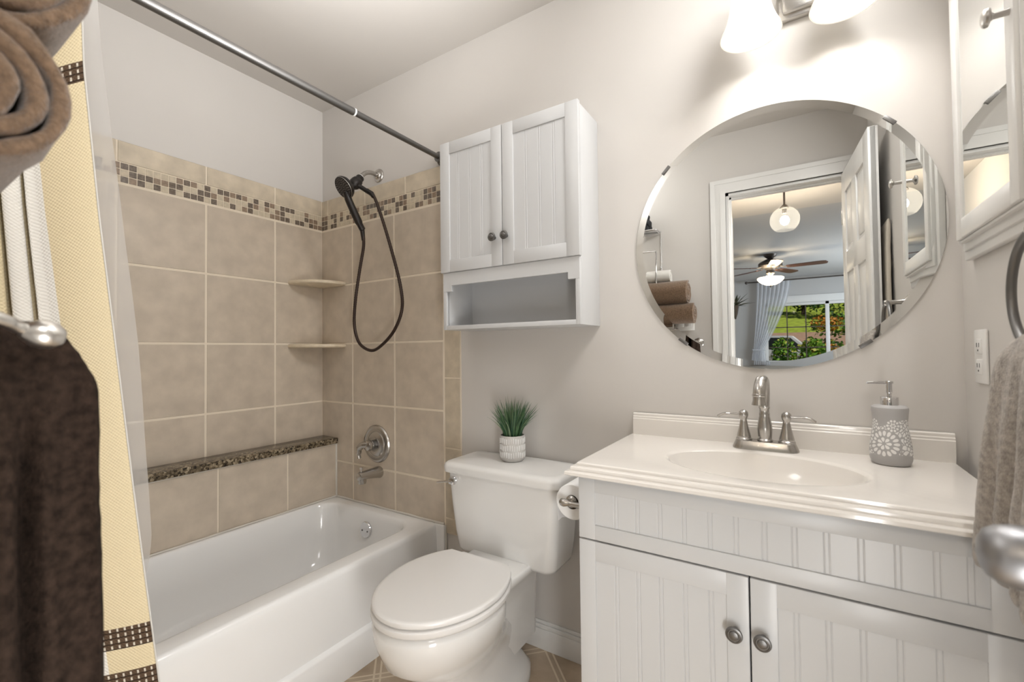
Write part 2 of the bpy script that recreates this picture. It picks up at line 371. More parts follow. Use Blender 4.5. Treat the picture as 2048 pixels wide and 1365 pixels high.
# ------------------------------------------------------------------ room shell
RX, FY, H = 2.505, -1.524, 2.432           # right wall, front (door) wall, ceiling
DX0, DX1, DH = 1.815, 2.42, 2.06           # door opening
bm = B(); box(bm, -.1, RX + .1, -1.639, .1, -.1, 0); struct('floor', bm, m_floor)
bm = B(); box(bm, -.1, RX + .1, -1.639, .1, H, H + .15); struct('ceiling', bm, m_ceil)
bm = B(); box(bm, -.1, RX + .1, 0, .1, 0, H); struct('wall_back', bm, m_wall)
bm = B(); box(bm, -.1, 0, -1.639, 0, 0, H); struct('wall_left', bm, m_wall)
bm = B(); box(bm, RX, RX + .1, -1.639, 0, 0, H); struct('wall_right', bm, m_wall)
bm = B(); box(bm, 0, DX0, -1.639, FY, 0, H); box(bm, DX1, RX, -1.639, FY, 0, H); box(bm, DX0, DX1, -1.639, FY, DH, H)
struct('wall_front', bm, m_wall)
# hall and bedroom
HY, BY = -3.55, -8.40
bm = B(); box(bm, -.6, 4.4, BY - .25, -1.639, -.1, 0); struct('floor_hall', bm, m_carpet)
bm = B(); box(bm, -.6, 4.4, HY, -1.639, H, H + .15); struct('ceiling_hall', bm, m_hall)
bm = B(); box(bm, -.6, 4.4, BY - .25, HY, H, H + .15); struct('ceiling_bedroom', bm, m_bed)
bm = B(); box(bm, 1.54, 1.64, HY, -1.639, 0, H); struct('wall_hall_left', bm, m_hall)
bm = B(); box(bm, 2.86, 2.96, HY, -1.639, 0, H); struct('wall_hall_right', bm, m_hall)
bm = B(); box(bm, -.6, 1.54, HY, HY + .1, 0, H); box(bm, 2.96, 4.4, HY, HY + .1, 0, H); struct('wall_bedroom_near', bm, m_hall)
bm = B(); box(bm, -.7, -.6, BY - .25, HY + .1, 0, H); struct('wall_bedroom_left', bm, m_hall)
bm = B(); box(bm, 4.4, 4.5, BY - .25, HY + .1, 0, H); struct('wall_bedroom_right', bm, m_hall)
WX0, WX1, WZ0, WZ1 = 1.64, 3.60, .80, 1.95
bm = B(); box(bm, -.6, WX0, BY - .25, BY, 0, H); box(bm, WX1, 4.4, BY - .25, BY, 0, H); box(bm, WX0, WX1, BY - .25, BY, 0, WZ0); box(bm, WX0, WX1, BY - .25, BY, WZ1, H)
struct('wall_bedroom_far', bm, m_bed)

# ------------------------------------------------------------------ shower tiling (one mesh per wall)
TM = [m_grout, m_tile, m_btile, m_mdark, m_mmid, m_mlite]
ZR = [1.7697 - .305 * k for k in range(0, 5)]
def tile_wall(name, to3, lines, border_lines, a0, a1, zbot, ledge_top=None, bull=None, seed=1):
    """to3(a, z, d): along-wall coordinate, height, outward distance -> 3-D point"""
    r = random.Random(seed); bm = B()
    def slab(aa, ab, za, zb, d0, d1, bev, mi):
        if ab - aa < .004 or zb - za < .004: return
        lo, hi = to3(aa, za, d0), to3(ab, zb, d1)
        box(bm, min(lo.x, hi.x), max(lo.x, hi.x), min(lo.y, hi.y), max(lo.y, hi.y), za, zb, bev, mi, 1)
    end = bull[1] if bull else a1
    slab(a0, end, zbot, 1.934, 0, .0055, 0, 0)
    g = .0046
    ls = [a0] + [x for x in lines if a0 < x < a1] + [a1]
    zs = [z for z in ZR if z > zbot + .02] + [zbot]
    for i in range(len(ls) - 1):
        for j in range(len(zs) - 1):
            slab(ls[i] + (g if i else .002), ls[i + 1] - g, zs[j + 1] + (g if j < len(zs) - 2 else .001), zs[j] - g, .0005, .0075, .0012, 1)
    bl = [a0] + [x for x in border_lines if a0 < x < end] + [end]
    for i in range(len(bl) - 1): slab(bl[i] + .003, bl[i + 1] - .003, 1.854, 1.934, .0005, .0078, .0015, 2)
    n = int((end - a0) / .0257)
    cw = (end - a0) / n
    for i in range(n):
        for k in range(3):
            q = r.random(); mi = 3 if q < .30 else 4 if q < .52 else 5
            z0 = 1.7745 + k * .0257
            slab(a0 + i * cw + .0014, a0 + (i + 1) * cw - .0014, z0 + .0014, z0 + .0257 - .0014, .0005, .0068 if mi != 5 else .0072, .0006, mi)
    if bull:
        zb = [1.760, 1.50, 1.30, .999, .697, .395, zbot]
        for j in range(len(zb) - 1): slab(a1 + g, bull[1] - .001, zb[j + 1] + .0025, zb[j] - .0025, .0005, .0078, .002, 2)
    return struct(name, bm, TM, smooth=30)
tile_wall('wall_back_tiles', lambda a, z, d: Vector((a, -d, z)), [.2575, .5625, .8675], [.055, .355, .64], 0, .8675, .33, bull=(.8675, .96), seed=4)
tile_wall('wall_left_tiles', lambda a, z, d: Vector((d, -a, z)), [.2668, .5718, .8768, 1.1818, 1.4868], [.2668, .5718, .8768, 1.1818], .008, 1.516, .655, seed=11)
tile_wall('wall_front_tiles', lambda a, z, d: Vector((a, FY + d, z)), [.2575, .5625, .8675], [.055, .355, .64], .008, .8675, .33, bull=(.8675, .96), seed=9)
# tiled knee wall behind the tub
bm = B(); box(bm, .0, .1236, -1.516, -.008, .0, .64, mi=0); 
ys = [-.009, -.2732, -.5745, -.879, -1.184, -1.489, -1.5155]
for i in range(len(ys) - 1): box(bm, .112, .1255, ys[i + 1] + .003, ys[i] - .003, .372, .637, .0012, 1, 1)
struct('wall_ledge', bm, TM, smooth=30)
bm = B(); box(bm, .008, .140, -1.514, -.009, .641, .671, .003); tag(obj('granite_ledge', bm, m_granite, origin=(.07, -.75, .64)), 'speckled brown granite ledge along the tiled wall above the bathtub', 'ledge')
bm = B(); pts = smooth_path([(.128, -.012, .640), (.129, -.4, .641), (.128, -.8, .639), (.128, -1.5, .640)], 20); tube(bm, pts, .004, 6)
tube(bm, [(.127, -.011, .372), (.127, -.011, .64)], .005, 6); struct('trim_1', bm, m_caulk)

# ------------------------------------------------------------------ baseboard, door casing, jamb
def base_prof(bm, x0, x1, y):
    for d, z0, z1 in ((.014, 0, .075), (.011, .075, .09), (.006, .09, .102)): box(bm, x0, x1, y - d, y, z0, z1, .002)
bm = B(); base_prof(bm, .962, 1.70, 0); struct('baseboard_back', bm, m_trim)
bm = B()
for d, w0, w1 in ((.012, 0, .085), (.017, .0, .03), (.015, .06, .085)):
    box(bm, DX0 - w1, DX0 - w0, FY, FY + d, 0, DH + w0); box(bm, DX1 + w0, min(DX1 + w1, RX - .001), FY, FY + d, 0, DH + w0)
    box(bm, DX0 - w1, min(DX1 + w1, RX - .001), FY, FY + d, DH + w0, DH + w1)
struct('trim_2', bm, m_trim)
bm = B()
for x0, x1 in ((DX0, DX0 + .016), (DX1 - .016, DX1)): box(bm, x0, x1, -1.639, FY, 0, DH)
box(bm, DX0, DX1, -1.639, FY, DH - .016, DH)
box(bm, DX0 + .016, DX0 + .026, -1.60, -1.565, 0, DH - .016); box(bm, DX0, DX1, -1.60, -1.565, DH - .028, DH - .016)
struct('trim_3', bm, m_trim)

# ------------------------------------------------------------------ bathroom door, swung open against the right wall
hinge = Vector((2.403, FY + .004, 0)); dw = .605
ang = math.atan2(.607, .050); dR = Matrix.Rotation(ang, 3, 'Z')
def dpt(p): return dR @ Vector(p) + hinge
def door_leaf(bm):
    t = bmesh.new(); W, T = dw, .0175
    box(t, 0, W, -.009, .009, .012, 2.045)
    st = .095; rails = [(.012, .22), (.80, .94), (1.50, 1.61), (1.93, 2.045)]
    for a, b in ((0, st), (W / 2 - st / 2, W / 2 + st / 2), (W - st, W)): box(t, a, b, -T, T, .012, 2.045, .0015)
    for a, b in rails: box(t, st, W - st, -T, T, a, b, .0015)
    for a, b in ((st, W / 2 - st / 2), (W / 2 + st / 2, W - st)):
        for i in range(3):
            z0, z1 = rails[i][1], rails[i + 1][0]
            box(t, a + .022, b - .022, -.0145, .0145, z0 + .022, z1 - .022, .006)
    for v in t.verts: v.co = dpt(v.co)
    join(bm, t)
bm = B(); door_leaf(bm); door = struct('door_1', bm, m_trim, origin=dpt((0, 0, 0)))
door['label'] = 'white six panel bathroom door swung open'; 
kx, kz = dw - .012, .930
bm = B(); ax = dR @ Vector((0, 1, 0)); o = dpt((kx, .0175, kz))
lathe(bm, [(.033, 0), (.033, .006), (.026, .011), (.0135, .013), (.013, .03), (.015, .045), (.022, .062), (.0250, .080), (.0270, .096), (.0270, .110), (.025, .121), (.020, .129), (.012, .133), (.001, .135)], o, ax, 40)
obj('door_knob', bm, m_knob, door, label='satin nickel egg shaped door knob')
bm = B()
for z in (.25, 1.05, 1.82): box(bm, -.006, .004, -.0175, .020, z - .045, z + .045, .002)
for v in bm.verts: v.co = dpt(v.co)
obj('hinge', bm, m_nickel, door)

# ------------------------------------------------------------------ bathtub
tub = thing('bathtub', (.48, -.76, 0), 'white alcove bathtub under the tiled walls', 'bathtub')
bm = B()
def tub_ring(x0, x1, y0, y1, r, z): return rrect((x0 + x1) / 2, (y0 + y1) / 2, (x1 - x0) / 2, (y1 - y0) / 2, r, z, 8)
X0, X1, Y0, Y1 = .1265, .842, -1.515, -.009
R = [tub_ring(X0, X1 + .010, Y0, Y1, .006, .0), tub_ring(X0, X1 + .010, Y0, Y1, .006, .118), tub_ring(X0, X1 + .008, Y0, Y1, .006, .124), tub_ring(X0, X1 - .004, Y0, Y1, .006, .132), tub_ring(X0, .832, Y0, Y1, .008, .30),
     tub_ring(X0, .829, Y0, Y1, .010, .345), tub_ring(X0 + .001, .826, Y0 + .001, Y1 - .001, .012, .356), tub_ring(X0 + .004, .820, Y0 + .004, Y1 - .004, .012, .3635), tub_ring(X0 + .009, .812, Y0 + .009, Y1 - .009, .012, .366),
     tub_ring(X0 + .020, .760, -1.44, -.060, .10, .366), tub_ring(X0 + .024, .750, -1.43, -.068, .10, .364), tub_ring(X0 + .028, .742, -1.42, -.074, .10, .357), tub_ring(X0 + .032, .735, -1.41, -.080, .10, .340),
     tub_ring(X0 + .045, .715, -1.36, -.092, .11, .22), tub_ring(X0 + .065, .690, -1.28, -.115, .12, .11), tub_ring(X0 + .10, .66, -1.20, -.16, .12, .065), tub_ring(X0 + .16, .60, -1.10, -.24, .12, .055)]
loft(bm, R); obj('tub_shell', bm, m_tub, tub, smooth=50)
bm = B(); box(bm, .812, .8725, -.022, -.009, .0, .364, .004); obj('end_flange', bm, m_tub, tub)
oc = Vector((.455, -.087, .286)); on = Vector((0, -1, .10))
bm = B(); lathe(bm, [(.0365, 0), (.0365, .006), (.034, .0095), (.030, .0105), (.001, .0105)], oc, on, 36); ov = obj('overflow_plate', bm, m_chrome, tub, label='round chrome overflow plate')
u, v, d = frame_of(on)
for s in (-1, 1):
    bm = B(); lathe(bm, [(.004, .0105), (.004, .0122), (.001, .0125)], oc + Vector((s * .018, 0, -.004)), on, 10); obj('screw', bm, m_dnick, ov)
bm = B(); box(bm, .8725, .8765, -.012, -.002, 0, .366, .001); pts = [(.13 + .0735 * k, -.0095, .367 + .0012 * math.sin(k * 2.1)) for k in range(11)]; tube(bm, pts, .005, 8)
tube(bm, [(.1285, -.015 - .1 * k, .3675 + .001 * math.sin(k * 1.7)) for k in range(16)], .0045, 8); struct('trim_4', bm, m_caulk)

# ------------------------------------------------------------------ shower fittings
sh = thing('hand_shower', (.452, 0, 1.98), 'dark bronze hand shower on its wall arm beside the tile corner', 'shower head')
bm = B(); lathe(bm, [(.033, .0), (.033, .004), (.030, .008), (.020, .010), (.018, .014), (.012, .018)], (.452, 0, 1.981), (0, -1, 0), 32); obj('wall_flange', bm, m_nickel, sh)
bm = B(); tube(bm, smooth_path([(.452, -.012, 1.981), (.453, -.05, 1.980), (.453, -.085, 1.966), (.453, -.112, 1.938)], 8), .0105, 14); obj('shower_arm', bm, m_nickel, sh, label='satin nickel shower arm')
bm = B(); lathe(bm, [(.0125, 0), (.0125, .006)], (.453, -.108, 1.942), (0, -.62, -.78), 20); obj('white_washer', bm, m_plate, sh)
bm = B(); dd = Vector((0, -.62, -.78)).normalized(); o = Vector((.453, -.111, 1.937))
lathe(bm, [(.0165, 0), (.019, .004), (.019, .020), (.024, .026), (.027, .040), (.027, .056), (.022, .066), (.016, .072)], o, dd, 24)
tube(bm, [o + dd * .055, (.452, -.172, 1.862), (.452, -.182, 1.852)], [.015, .017, .015], 14)
tube(bm, smooth_path([(.458, -.150, 1.895), (.478, -.128, 1.880), (.500, -.112, 1.862)], 5), .0105, 12)
obj('holder', bm, m_bronze, sh)
hn = Vector((-.10, -.80, -.59)).normalized(); hc = Vector((.450, -.196, 1.866))
bm = B(); lathe(bm, [(.012, -.030), (.030, -.024), (.046, -.012), (.051, -.002), (.0525, .004), (.0505, .010), (.047, .012), (.0455, .010), (.001, .010)], hc, hn, 40); hd = obj('shower_head', bm, m_bronze, sh)
bm = B(); torus(bm, hc + hn * .0085, hn, .0495, .0016, 48); obj('chrome_ring', bm, m_satin, hd)
bm = B(); u, v, d = frame_of(hn)
for rr, n in ((.008, 5), (.017, 10), (.026, 15), (.035, 20), (.042, 24)):
    for k in range(n):
        a = 2 * PI * k / n + rr * 40; p = hc + hn * .010 + (u * math.cos(a) + v * math.sin(a)) * rr; lathe(bm, [(.0022, 0), (.0017, .0028)], p, hn, 6)
obj('spray_nozzles', bm, m_nozzle, hd)
bm = B(); tube(bm, smooth_path([(.451, -.190, 1.845), (.452, -.180, 1.818), (.455, -.155, 1.770), (.459, -.122, 1.712), (.461, -.106, 1.688)], 6), [.0150] * 6 + [.0165] * 6 + [.0172] * 6 + [.0140] * 6 + [.012], 14); obj('handle', bm, m_bronze, sh)
hp = [(.460, -.108, 1.690), (.459, -.10, 1.62), (.424, -.095, 1.506), (.386, -.09, 1.366), (.377, -.09, 1.246), (.413, -.09, 1.158), (.497, -.09, 1.122), (.572, -.09, 1.148), (.652, -.09, 1.213), (.700, -.09, 1.305), (.690, -.09, 1.411), (.638, -.092, 1.573), (.573, -.095, 1.742), (.530, -.102, 1.840), (.498, -.113, 1.864)]
bm = B(); hp = smooth_path(hp, 24); n = len(hp)
tube(bm, hp, [.0072 + .0005 * math.cos(PI * i) for i in range(n)], 10); hose = obj('hose', bm, m_hose, sh, smooth=60)
bm = B(); tube(bm, [(.460, -.110, 1.700), (.459, -.101, 1.640)], [.0115, .0085], 14); obj('hose_nut', bm, m_bronze, hose); bm = B(); tube(bm, [(.498, -.113, 1.865), (.522, -.104, 1.848), (.532, -.101, 1.832)], [.0115, .0115, .009], 14); obj('hose_nut', bm, m_bronze, hose)

vv = thing('tub_valve', (.438, -.008, .669), 'round brushed nickel tub valve with curled lever on the tiles', 'faucet')
o = Vector((.438, -.0075, .669))
bm = B(); lathe(bm, [(.091, 0), (.091, .004), (.086, .010), (.078, .012), (.073, .009), (.060, .008), (.056, .012), (.048, .016), (.034, .018), (.034, .02)], o, (0, -1, 0), 56); obj('escutcheon', bm, m_nickel, vv)
bm = B(); lathe(bm, [(.022, .015), (.022, .035), (.020, .040)], o, (0, -1, 0), 28); obj('valve_stem', bm, m_dnick, vv)
bm = B(); lathe(bm, [(.014, .036), (.024, .040), (.026, .052), (.022, .064), (.010, .070), (.001, .071)], o, (0, -1, 0), 28)
tube(bm, smooth_path([o + Vector((-.004, -.055, .006)), o + Vector((-.026, -.066, .002)), o + Vector((-.046, -.068, -.016)), o + Vector((-.056, -.064, -.044)), o + Vector((-.054, -.062, -.066))], 6), [.020] * 6 + [.0185] * 6 + [.014] * 6 + [.010] * 6 + [.004], 14, flat=.8); obj('lever', bm, m_nickel, vv)
ts = thing('tub_spout', (.455, -.008, .535), 'brushed nickel tub spout below the valve', 'spout')
bm = B(); o = Vector((.455, -.0075, .536))
def sp_ring(y, w, h, zc):
    return [Vector((o.x + w * math.cos(a) * (1 if abs(math.cos(a)) < .7 else 1), o.y - y, zc + h * math.sin(a))) for a in [2 * PI * k / 24 for k in range(24)]]
loft(bm, [sp_ring(0, .027, .027, .536), sp_ring(.006, .0285, .0285, .536), sp_ring(.03, .026, .025, .538), sp_ring(.075, .023, .021, .541), sp_ring(.115, .021, .020, .541), sp_ring(.124, .019, .018, .541), sp_ring(.127, .012, .012, .541)])
loft(bm, [rrect(.455, o.y - .104, .018, .018, .015, .538), rrect(.455, o.y - .104, .0185, .0185, .015, .516), rrect(.455, o.y - .104, .017, .017, .015, .506)]); obj('spout', bm, m_nickel, ts)
bm = B(); lathe(bm, [(.004, 0), (.004, .012), (.0075, .013), (.0075, .021), (.005, .023)], (.455, o.y - .108, .558), (0, 0, 1), 14); obj('diverter', bm, m_chrome, ts)

def corner_shelf(z, R, label):
    bm = B(); n = 14; th = .020
    def out(r, zz): return [Vector((.0076, -.0076, zz))] + [Vector((.0076 + r * math.sin(PI / 2 * k / n) ** .9, -.0076 - r * max(math.cos(PI / 2 * k / n), 0) ** .9, zz)) for k in range(n + 1)]
    loft(bm, [out(R - .012, z), out(R - .002, z + .004), out(R, z + .010), out(R - .002, z + .016), out(R - .008, z + .020)])
    return tag(obj('corner_shelf', bm, m_shelf, origin=(.05, -.05, z)), label, 'shelf', 'corner shelves in the shower')
corner_shelf(1.462, .195, 'upper cream ceramic corner shelf on the shower tiles')
corner_shelf(1.139, .197, 'lower cream ceramic corner shelf on the shower tiles')

rod = thing('shower_rod', (.868, -.76, 1.962), 'dark grey tension shower rod crossing above the bathtub', 'shower rod')
bm = B(); tube(bm, [(.868, -1.500, 1.962), (.868, -.470, 1.962)], .0130, 20); obj('outer_tube', bm, m_dnick, rod)
bm = B(); tube(bm, [(.868, -.474, 1.962), (.868, -.030, 1.962)], .0108, 20); obj('inner_tube', bm, m_dnick, rod)
bm = B(); lathe(bm, [(.0138, 0), (.0138, .006)], (.868, -.474, 1.962), (0, 1, 0), 24); obj('collar', bm, m_plate, rod)
for y, s in ((-.0002, -1), (FY + .0002, 1)):
    bm = B(); lathe(bm, [(.030, .0), (.030, .008), (.026, .014), (.022, .020), (.022, .034), (.013, .036)], (.868, y, 1.962), (0, s, 0), 28); obj('end_cap', bm, m_dnick, rod)

# ------------------------------------------------------------------ curtain and liner
def lerp_tab(tab, z):
    for i in range(len(tab) - 1):
        (z0, a), (z1, b) = tab[i], tab[i + 1]
        if z0 >= z >= z1: return a + (b - a) * (z0 - z) / (z0 - z1)
    return tab[0][1] if z > tab[0][0] else tab[-1][1]
EDGE = [(1.94, -1.207), (1.70, -1.200), (1.40, -1.175), (1.137, -1.148), (.80, -1.114), (.41, -1.072), (.30, -1.060)]
def curtain_pt(s, z):
    """s: cloth width in metres from the free edge"""
    e = lerp_tab(EDGE, z); k = min(1, max(0, (1.94 - z) / 1.6))
    span = 1.505 + e                               # available y run
    flat = .078 + .03 * k
    if s < flat: yy = s * .92; xx = .045 - .045 * (s / flat) ** 1.3
    else:
        q = s - flat; w = .088; tot = .79 - flat
        yy = flat * .92 + (span - flat * .92) * q / tot
        xx = -(.030 + .006 * math.sin(z * 2)) * (1 - math.cos(2 * PI * q / w)) / 2 * min(1, q / .03)
        yy += .010 * math.sin(4 * PI * q / w + .6)
    return Vector((.915 + .01 * k + xx, e - yy, z))
bm = B(); S, Z = 240, 90; g = []
for i in range(S + 1):
    for j in range(Z + 1):
        s = .79 * i / S; z = 1.935 - (1.935 - .30) * j / Z
        g.append((bm.verts.new(curtain_pt(s, z)), (s, z + (-.10 + .80 * min(1, max(0, (z - .5) / 1.2))) * min(s, .14))))
uvs = {v: q for v, q in g}
for i in range(S):
    for j in range(Z): bm.faces.new([g[a * (Z + 1) + b][0] for a, b in ((i, j), (i + 1, j), (i + 1, j + 1), (i, j + 1))])
ul = bm.loops.layers.uv.new('UVMap')
for f in bm.faces:
    for l in f.loops: l[ul].uv = uvs[l.vert]
for v in bm.verts: v.co -= Vector((.92, -1.3, .3))
me = bpy.data.meshes.new('shower_curtain'); bm.to_mesh(me); bm.free(); me.materials.append(m_curtain); me.polygons.foreach_set('use_smooth', [True] * len(me.polygons))
cu = bpy.data.objects.new('shower_curtain', me); COL.objects.link(cu); cu.location = (.92, -1.3, .3); ORG['shower_curtain'] = Vector((.92, -1.3, .3))
tag(cu, 'cream fabric shower curtain with brown woven bands, drawn aside', 'shower curtain')
sd = cu.modifiers.new('thickness', 'SOLIDIFY'); sd.thickness = .0016
bm = B(); tube(bm, [curtain_pt(0, 1.935 - 1.635 * j / 60) + Vector((.0005, .0012, 0)) for j in range(61)], .0016, 6); obj('white_hem', bm, m_wtowel, cu)
LE = [(1.94, -1.150), (1.80, -1.141), (1.14, -1.070), (.38, -1.024), (.29, -1.018)]
bm = B(); S, Z = 40, 60; g = []
for i in range(S + 1):
    for j in range(Z + 1):
        z = 1.935 - (1.935 - .30) * j / Z; t = i / S; e = lerp_tab(LE, z)
        kx = min(1, max(0, (z - .37) / .3))
        x = .705 + (.845 - .705) * kx + .010 * math.sin(t * 34) * min(1, t * 5) + .0012 * math.sin(z * 26)
        g.append(bm.verts.new((x, e + (-1.49 - e) * t, z)))
for i in range(S):
    for j in range(Z): bm.faces.new([g[a * (Z + 1) + b] for a, b in ((i, j), (i + 1, j), (i + 1, j + 1), (i, j + 1))])
tag(obj('shower_liner', bm, m_liner, origin=(.8, -1.3, .3), smooth=60), 'frosted clear shower liner hanging inside the tub behind the curtain', 'shower liner')

# ------------------------------------------------------------------ beadboard panel doors
def panel_door(bm, x0, x1, z0, z1, yb, yf, st, grooves, rail=None, bev=.0015):
    """frame-and-panel front facing -y with paired bead grooves cut into the panel"""
    rail = rail or st; yp = yf + .0045
    box(bm, x0, x0 + st, yf, yb, z0, z1, bev); box(bm, x1 - st, x1, yf, yb, z0, z1, bev)
    box(bm, x0 + st - .001, x1 - st + .001, yf + .0004, yb, z1 - rail, z1, bev); box(bm, x0 + st - .001, x1 - st + .001, yf + .0004, yb, z0, z0 + rail, bev)
    xs = [x0 + st - .003]
    pr = [(x0 + st - .003, yp)]
    for gx in grooves:
        for c in (gx - .0042, gx + .0042): pr += [(c - .0018, yp), (c, yp + .0013), (c + .0018, yp)]
    pr.append((x1 - st + .003, yp)); pr += [(x1 - st + .003, yb - .002), (x0 + st - .003, yb - .002)]
    a = [Vector((x, y, z0 + rail - .003)) for x, y in pr]; prism(bm, a, (0, 0, z1 - z0 - 2 * rail + .006))
def knob(parent, x, y, z, s=1.0):
    bm = B(); lathe(bm, [(.007 * s, 0), (.0065 * s, .010 * s), (.0105 * s, .014 * s), (.0155 * s, .017 * s), (.0165 * s, .0205 * s), (.0155 * s, .0235 * s), (.0125 * s, .0245 * s), (.0115 * s, .0235 * s), (.0095 * s, .0235 * s), (.0085 * s, .0255 * s), (.004 * s, .027 * s), (.001, .027 * s)], (x, y, z), (0, -1, 0), 32)
    return obj('knob', bm, m_dnick, parent, label='round pewter knob')

# ------------------------------------------------------------------ cabinet over the toilet
wc = thing('wall_cabinet', (1.295, 0, 1.197), 'white beadboard wall cabinet above the toilet', 'cabinet')
CX0, CX1, CY, CZ0, CZ1 = 1.010, 1.586, -.157, 1.197, 1.920
bm = B()
box(bm, CX0, CX0 + .016, CY, 0, CZ0, CZ1, .001); box(bm, CX1 - .016, CX1, CY, 0, CZ0, CZ1, .001)
box(bm, CX0 + .016, CX1 - .016, CY, 0, CZ1 - .016, CZ1, .001); box(bm, CX0 + .016, CX1 - .016, CY, 0, CZ0, CZ0 + .016, .001); box(bm, CX0 + .016, CX1 - .016, CY + .002, 0, 1.400, 1.414, .001)
box(bm, CX0 + .016, CX1 - .016, -.006, 0, CZ0 + .016, CZ1 - .016)
obj('cabinet_body', bm, m_white, wc)
bm = B(); pts = [(CX0 + .001, 1.417), (CX1 - .001, 1.417), (CX1 - .001, 1.345), (CX1 - .042, 1.345), (CX1 - .042, 1.368), (CX0 + .042, 1.368), (CX0 + .042, 1.345), (CX0 + .001, 1.345)]
prism(bm, [Vector((x, CY - .012, z)) for x, z in pts], (0, .013, 0)); 
box(bm, CX0 + .0001, CX0 + .016, CY - .011, CY + .004, CZ0, 1.40, .001); box(bm, CX1 - .016, CX1 - .0001, CY - .011, CY + .004, CZ0, 1.40, .001)
box(bm, CX0 + .016, CX1 - .016, CY - .011, CY + .004, CZ0, CZ0 + .016, .001)
obj('valance', bm, m_white, wc)
for a, b, gs, kx in ((CX0 - .004, 1.2935, (1.093, 1.148, 1.203), 1.262), (1.2965, CX1 + .004, (1.393, 1.446, 1.499), 1.3135)):
    bm = B(); panel_door(bm, a, b, 1.418, 1.922, CY - .002, -.178, .046, gs); d_ = obj('door', bm, m_white, wc); knob(d_, kx, -.178, 1.519, .95)

# ------------------------------------------------------------------ toilet
tl = thing('toilet', (1.28, -.35, 0), 'white two piece toilet with closed lid', 'toilet')
TX = 1.283
def sq(cx, cy, hx, yb, yf, z, n=40, e=2.0, eb=None):
    """egg outline: back half-length yb, front half-length yf"""
    out = []
    for k in range(n):
        a = 2 * PI * k / n; c, s = math.cos(a), math.sin(a)
        ex = e if s < 0 else (eb or e)
        x = hx * math.copysign(abs(c) ** (2 / ex), c); y = (yb if s > 0 else yf) * math.copysign(abs(s) ** (2 / ex), s)
        out.append(Vector((cx + x, cy + y, z)))
    return out
bm = B()
loft(bm, [sq(TX, -.36, .112, .260, .215, 0, e=3.2), sq(TX, -.36, .112, .260, .215, .030, e=3.2), sq(TX, -.36, .100, .250, .200, .045, e=3.0), sq(TX, -.365, .082, .240, .150, .080, e=2.6),
          sq(TX, -.37, .076, .235, .130, .15, e=2.5), sq(TX, -.385, .084, .235, .150, .19, e=2.4), sq(TX, -.42, .112, .200, .195, .235, e=2.2), sq(TX, -.445, .146, .150, .236, .29, e=2.1, eb=2.2),
          sq(TX, -.455, .168, .135, .248, .345, e=2.1, eb=2.2), sq(TX, -.46, .173, .130, .247, .380, e=2.1, eb=2.3), sq(TX, -.46, .170, .130, .243, .396, e=2.1, eb=2.3), sq(TX, -.46, .160, .120, .233, .400, e=2.1)])
loft(bm, [rrect(TX, -.20, .070, .16, .05, .10), rrect(TX, -.20, .072, .165, .05, .28), rrect(TX, -.21, .084, .175, .05, .335), rrect(TX, -.215, .116, .180, .045, .368), rrect(TX, -.215, .121, .182, .04, .392), rrect(TX, -.215, .115, .176, .04, .398)])
obj('bowl', bm, m_porc, tl, smooth=60)
def seat_out(z, gr=0.):
    hw, c = .180 + gr, -.475; out = []
    yb = -.318 - gr * .3
    for k in range(33):          # front half
        a = PI * k / 32; out.append(Vector((TX + hw * math.cos(a), c - (.232 + gr) * math.sin(a), z)))
    for k in range(1, 8):
        t = k / 8; out.append(Vector((TX - hw + (hw - .125 - gr * .4) * t ** 2.0, c + (yb - c) * t, z)))
    out.append(Vector((TX - .120 - gr * .4, yb, z))); out.append(Vector((TX + .120 + gr * .4, yb, z)))
    for k in range(7, 0, -1):
        t = k / 8; out.append(Vector((TX + hw - (hw - .125 - gr * .4) * t ** 2.0, c + (yb - c) * t, z)))
    return out
bm = B(); loft(bm, [seat_out(.402, -.008), seat_out(.404, -.001), seat_out(.410, .002), seat_out(.420, .002), seat_out(.4235, -.004)]); obj('seat', bm, m_seat, tl, smooth=50)
bm = B(); loft(bm, [seat_out(.4265, -.010), seat_out(.428, -.003), seat_out(.432, -.0005), seat_out(.441, -.0008), seat_out(.4435, -.004), seat_out(.4445, -.012)]); obj('seat_lid', bm, m_seat, tl, smooth=50)
bm = B()
box(bm, TX - .095, TX + .095, -.318, -.282, .400, .432, .006)
obj('hinge_bar', bm, m_seat, tl)
bm = B()
def tk(z, hx, yf, r=.035): return rrect(TX, (-.014 + yf) / 2, hx, (-.014 - yf) / 2, r, z, 8)
loft(bm, [tk(.372, .185, -.170), tk(.378, .196, -.186), tk(.392, .202, -.194), tk(.45, .211, -.199), tk(.55, .221, -.207), tk(.668, .230, -.214)]); obj('tank', bm, m_porc, tl, smooth=50)
bm = B(); loft(bm, [tk(.668, .236, -.222), tk(.670, .241, -.227), tk(.690, .243, -.229), tk(.699, .240, -.226), tk(.7045, .233, -.219), tk(.707, .222, -.208), tk(.708, .10, -.10)]); obj('tank_lid', bm, m_porc, tl, smooth=50)
bm = B(); lx = TX - .190; lathe(bm, [(.014, 0), (.014, .005), (.010, .009)], (lx, -.2115, .640), (0, -1, 0), 20); box(bm, lx - .012, lx + .016, -.232, -.218, .628, .651, .004)
tube(bm, smooth_path([(lx, -.226, .640), (lx - .03, -.232, .636), (lx - .062, -.236, .630)], 5), [.007] * 5 + [.0055] * 5 + [.004], 10, flat=.6); obj('flush_lever', bm, m_chrome, tl)
for s in (-1, 1):
    bm = B(); sphere(bm, (TX + s * .088, -.30, .042), .013, sz=1.2, seg=14); obj('bolt_cap', bm, m_seat, tl)
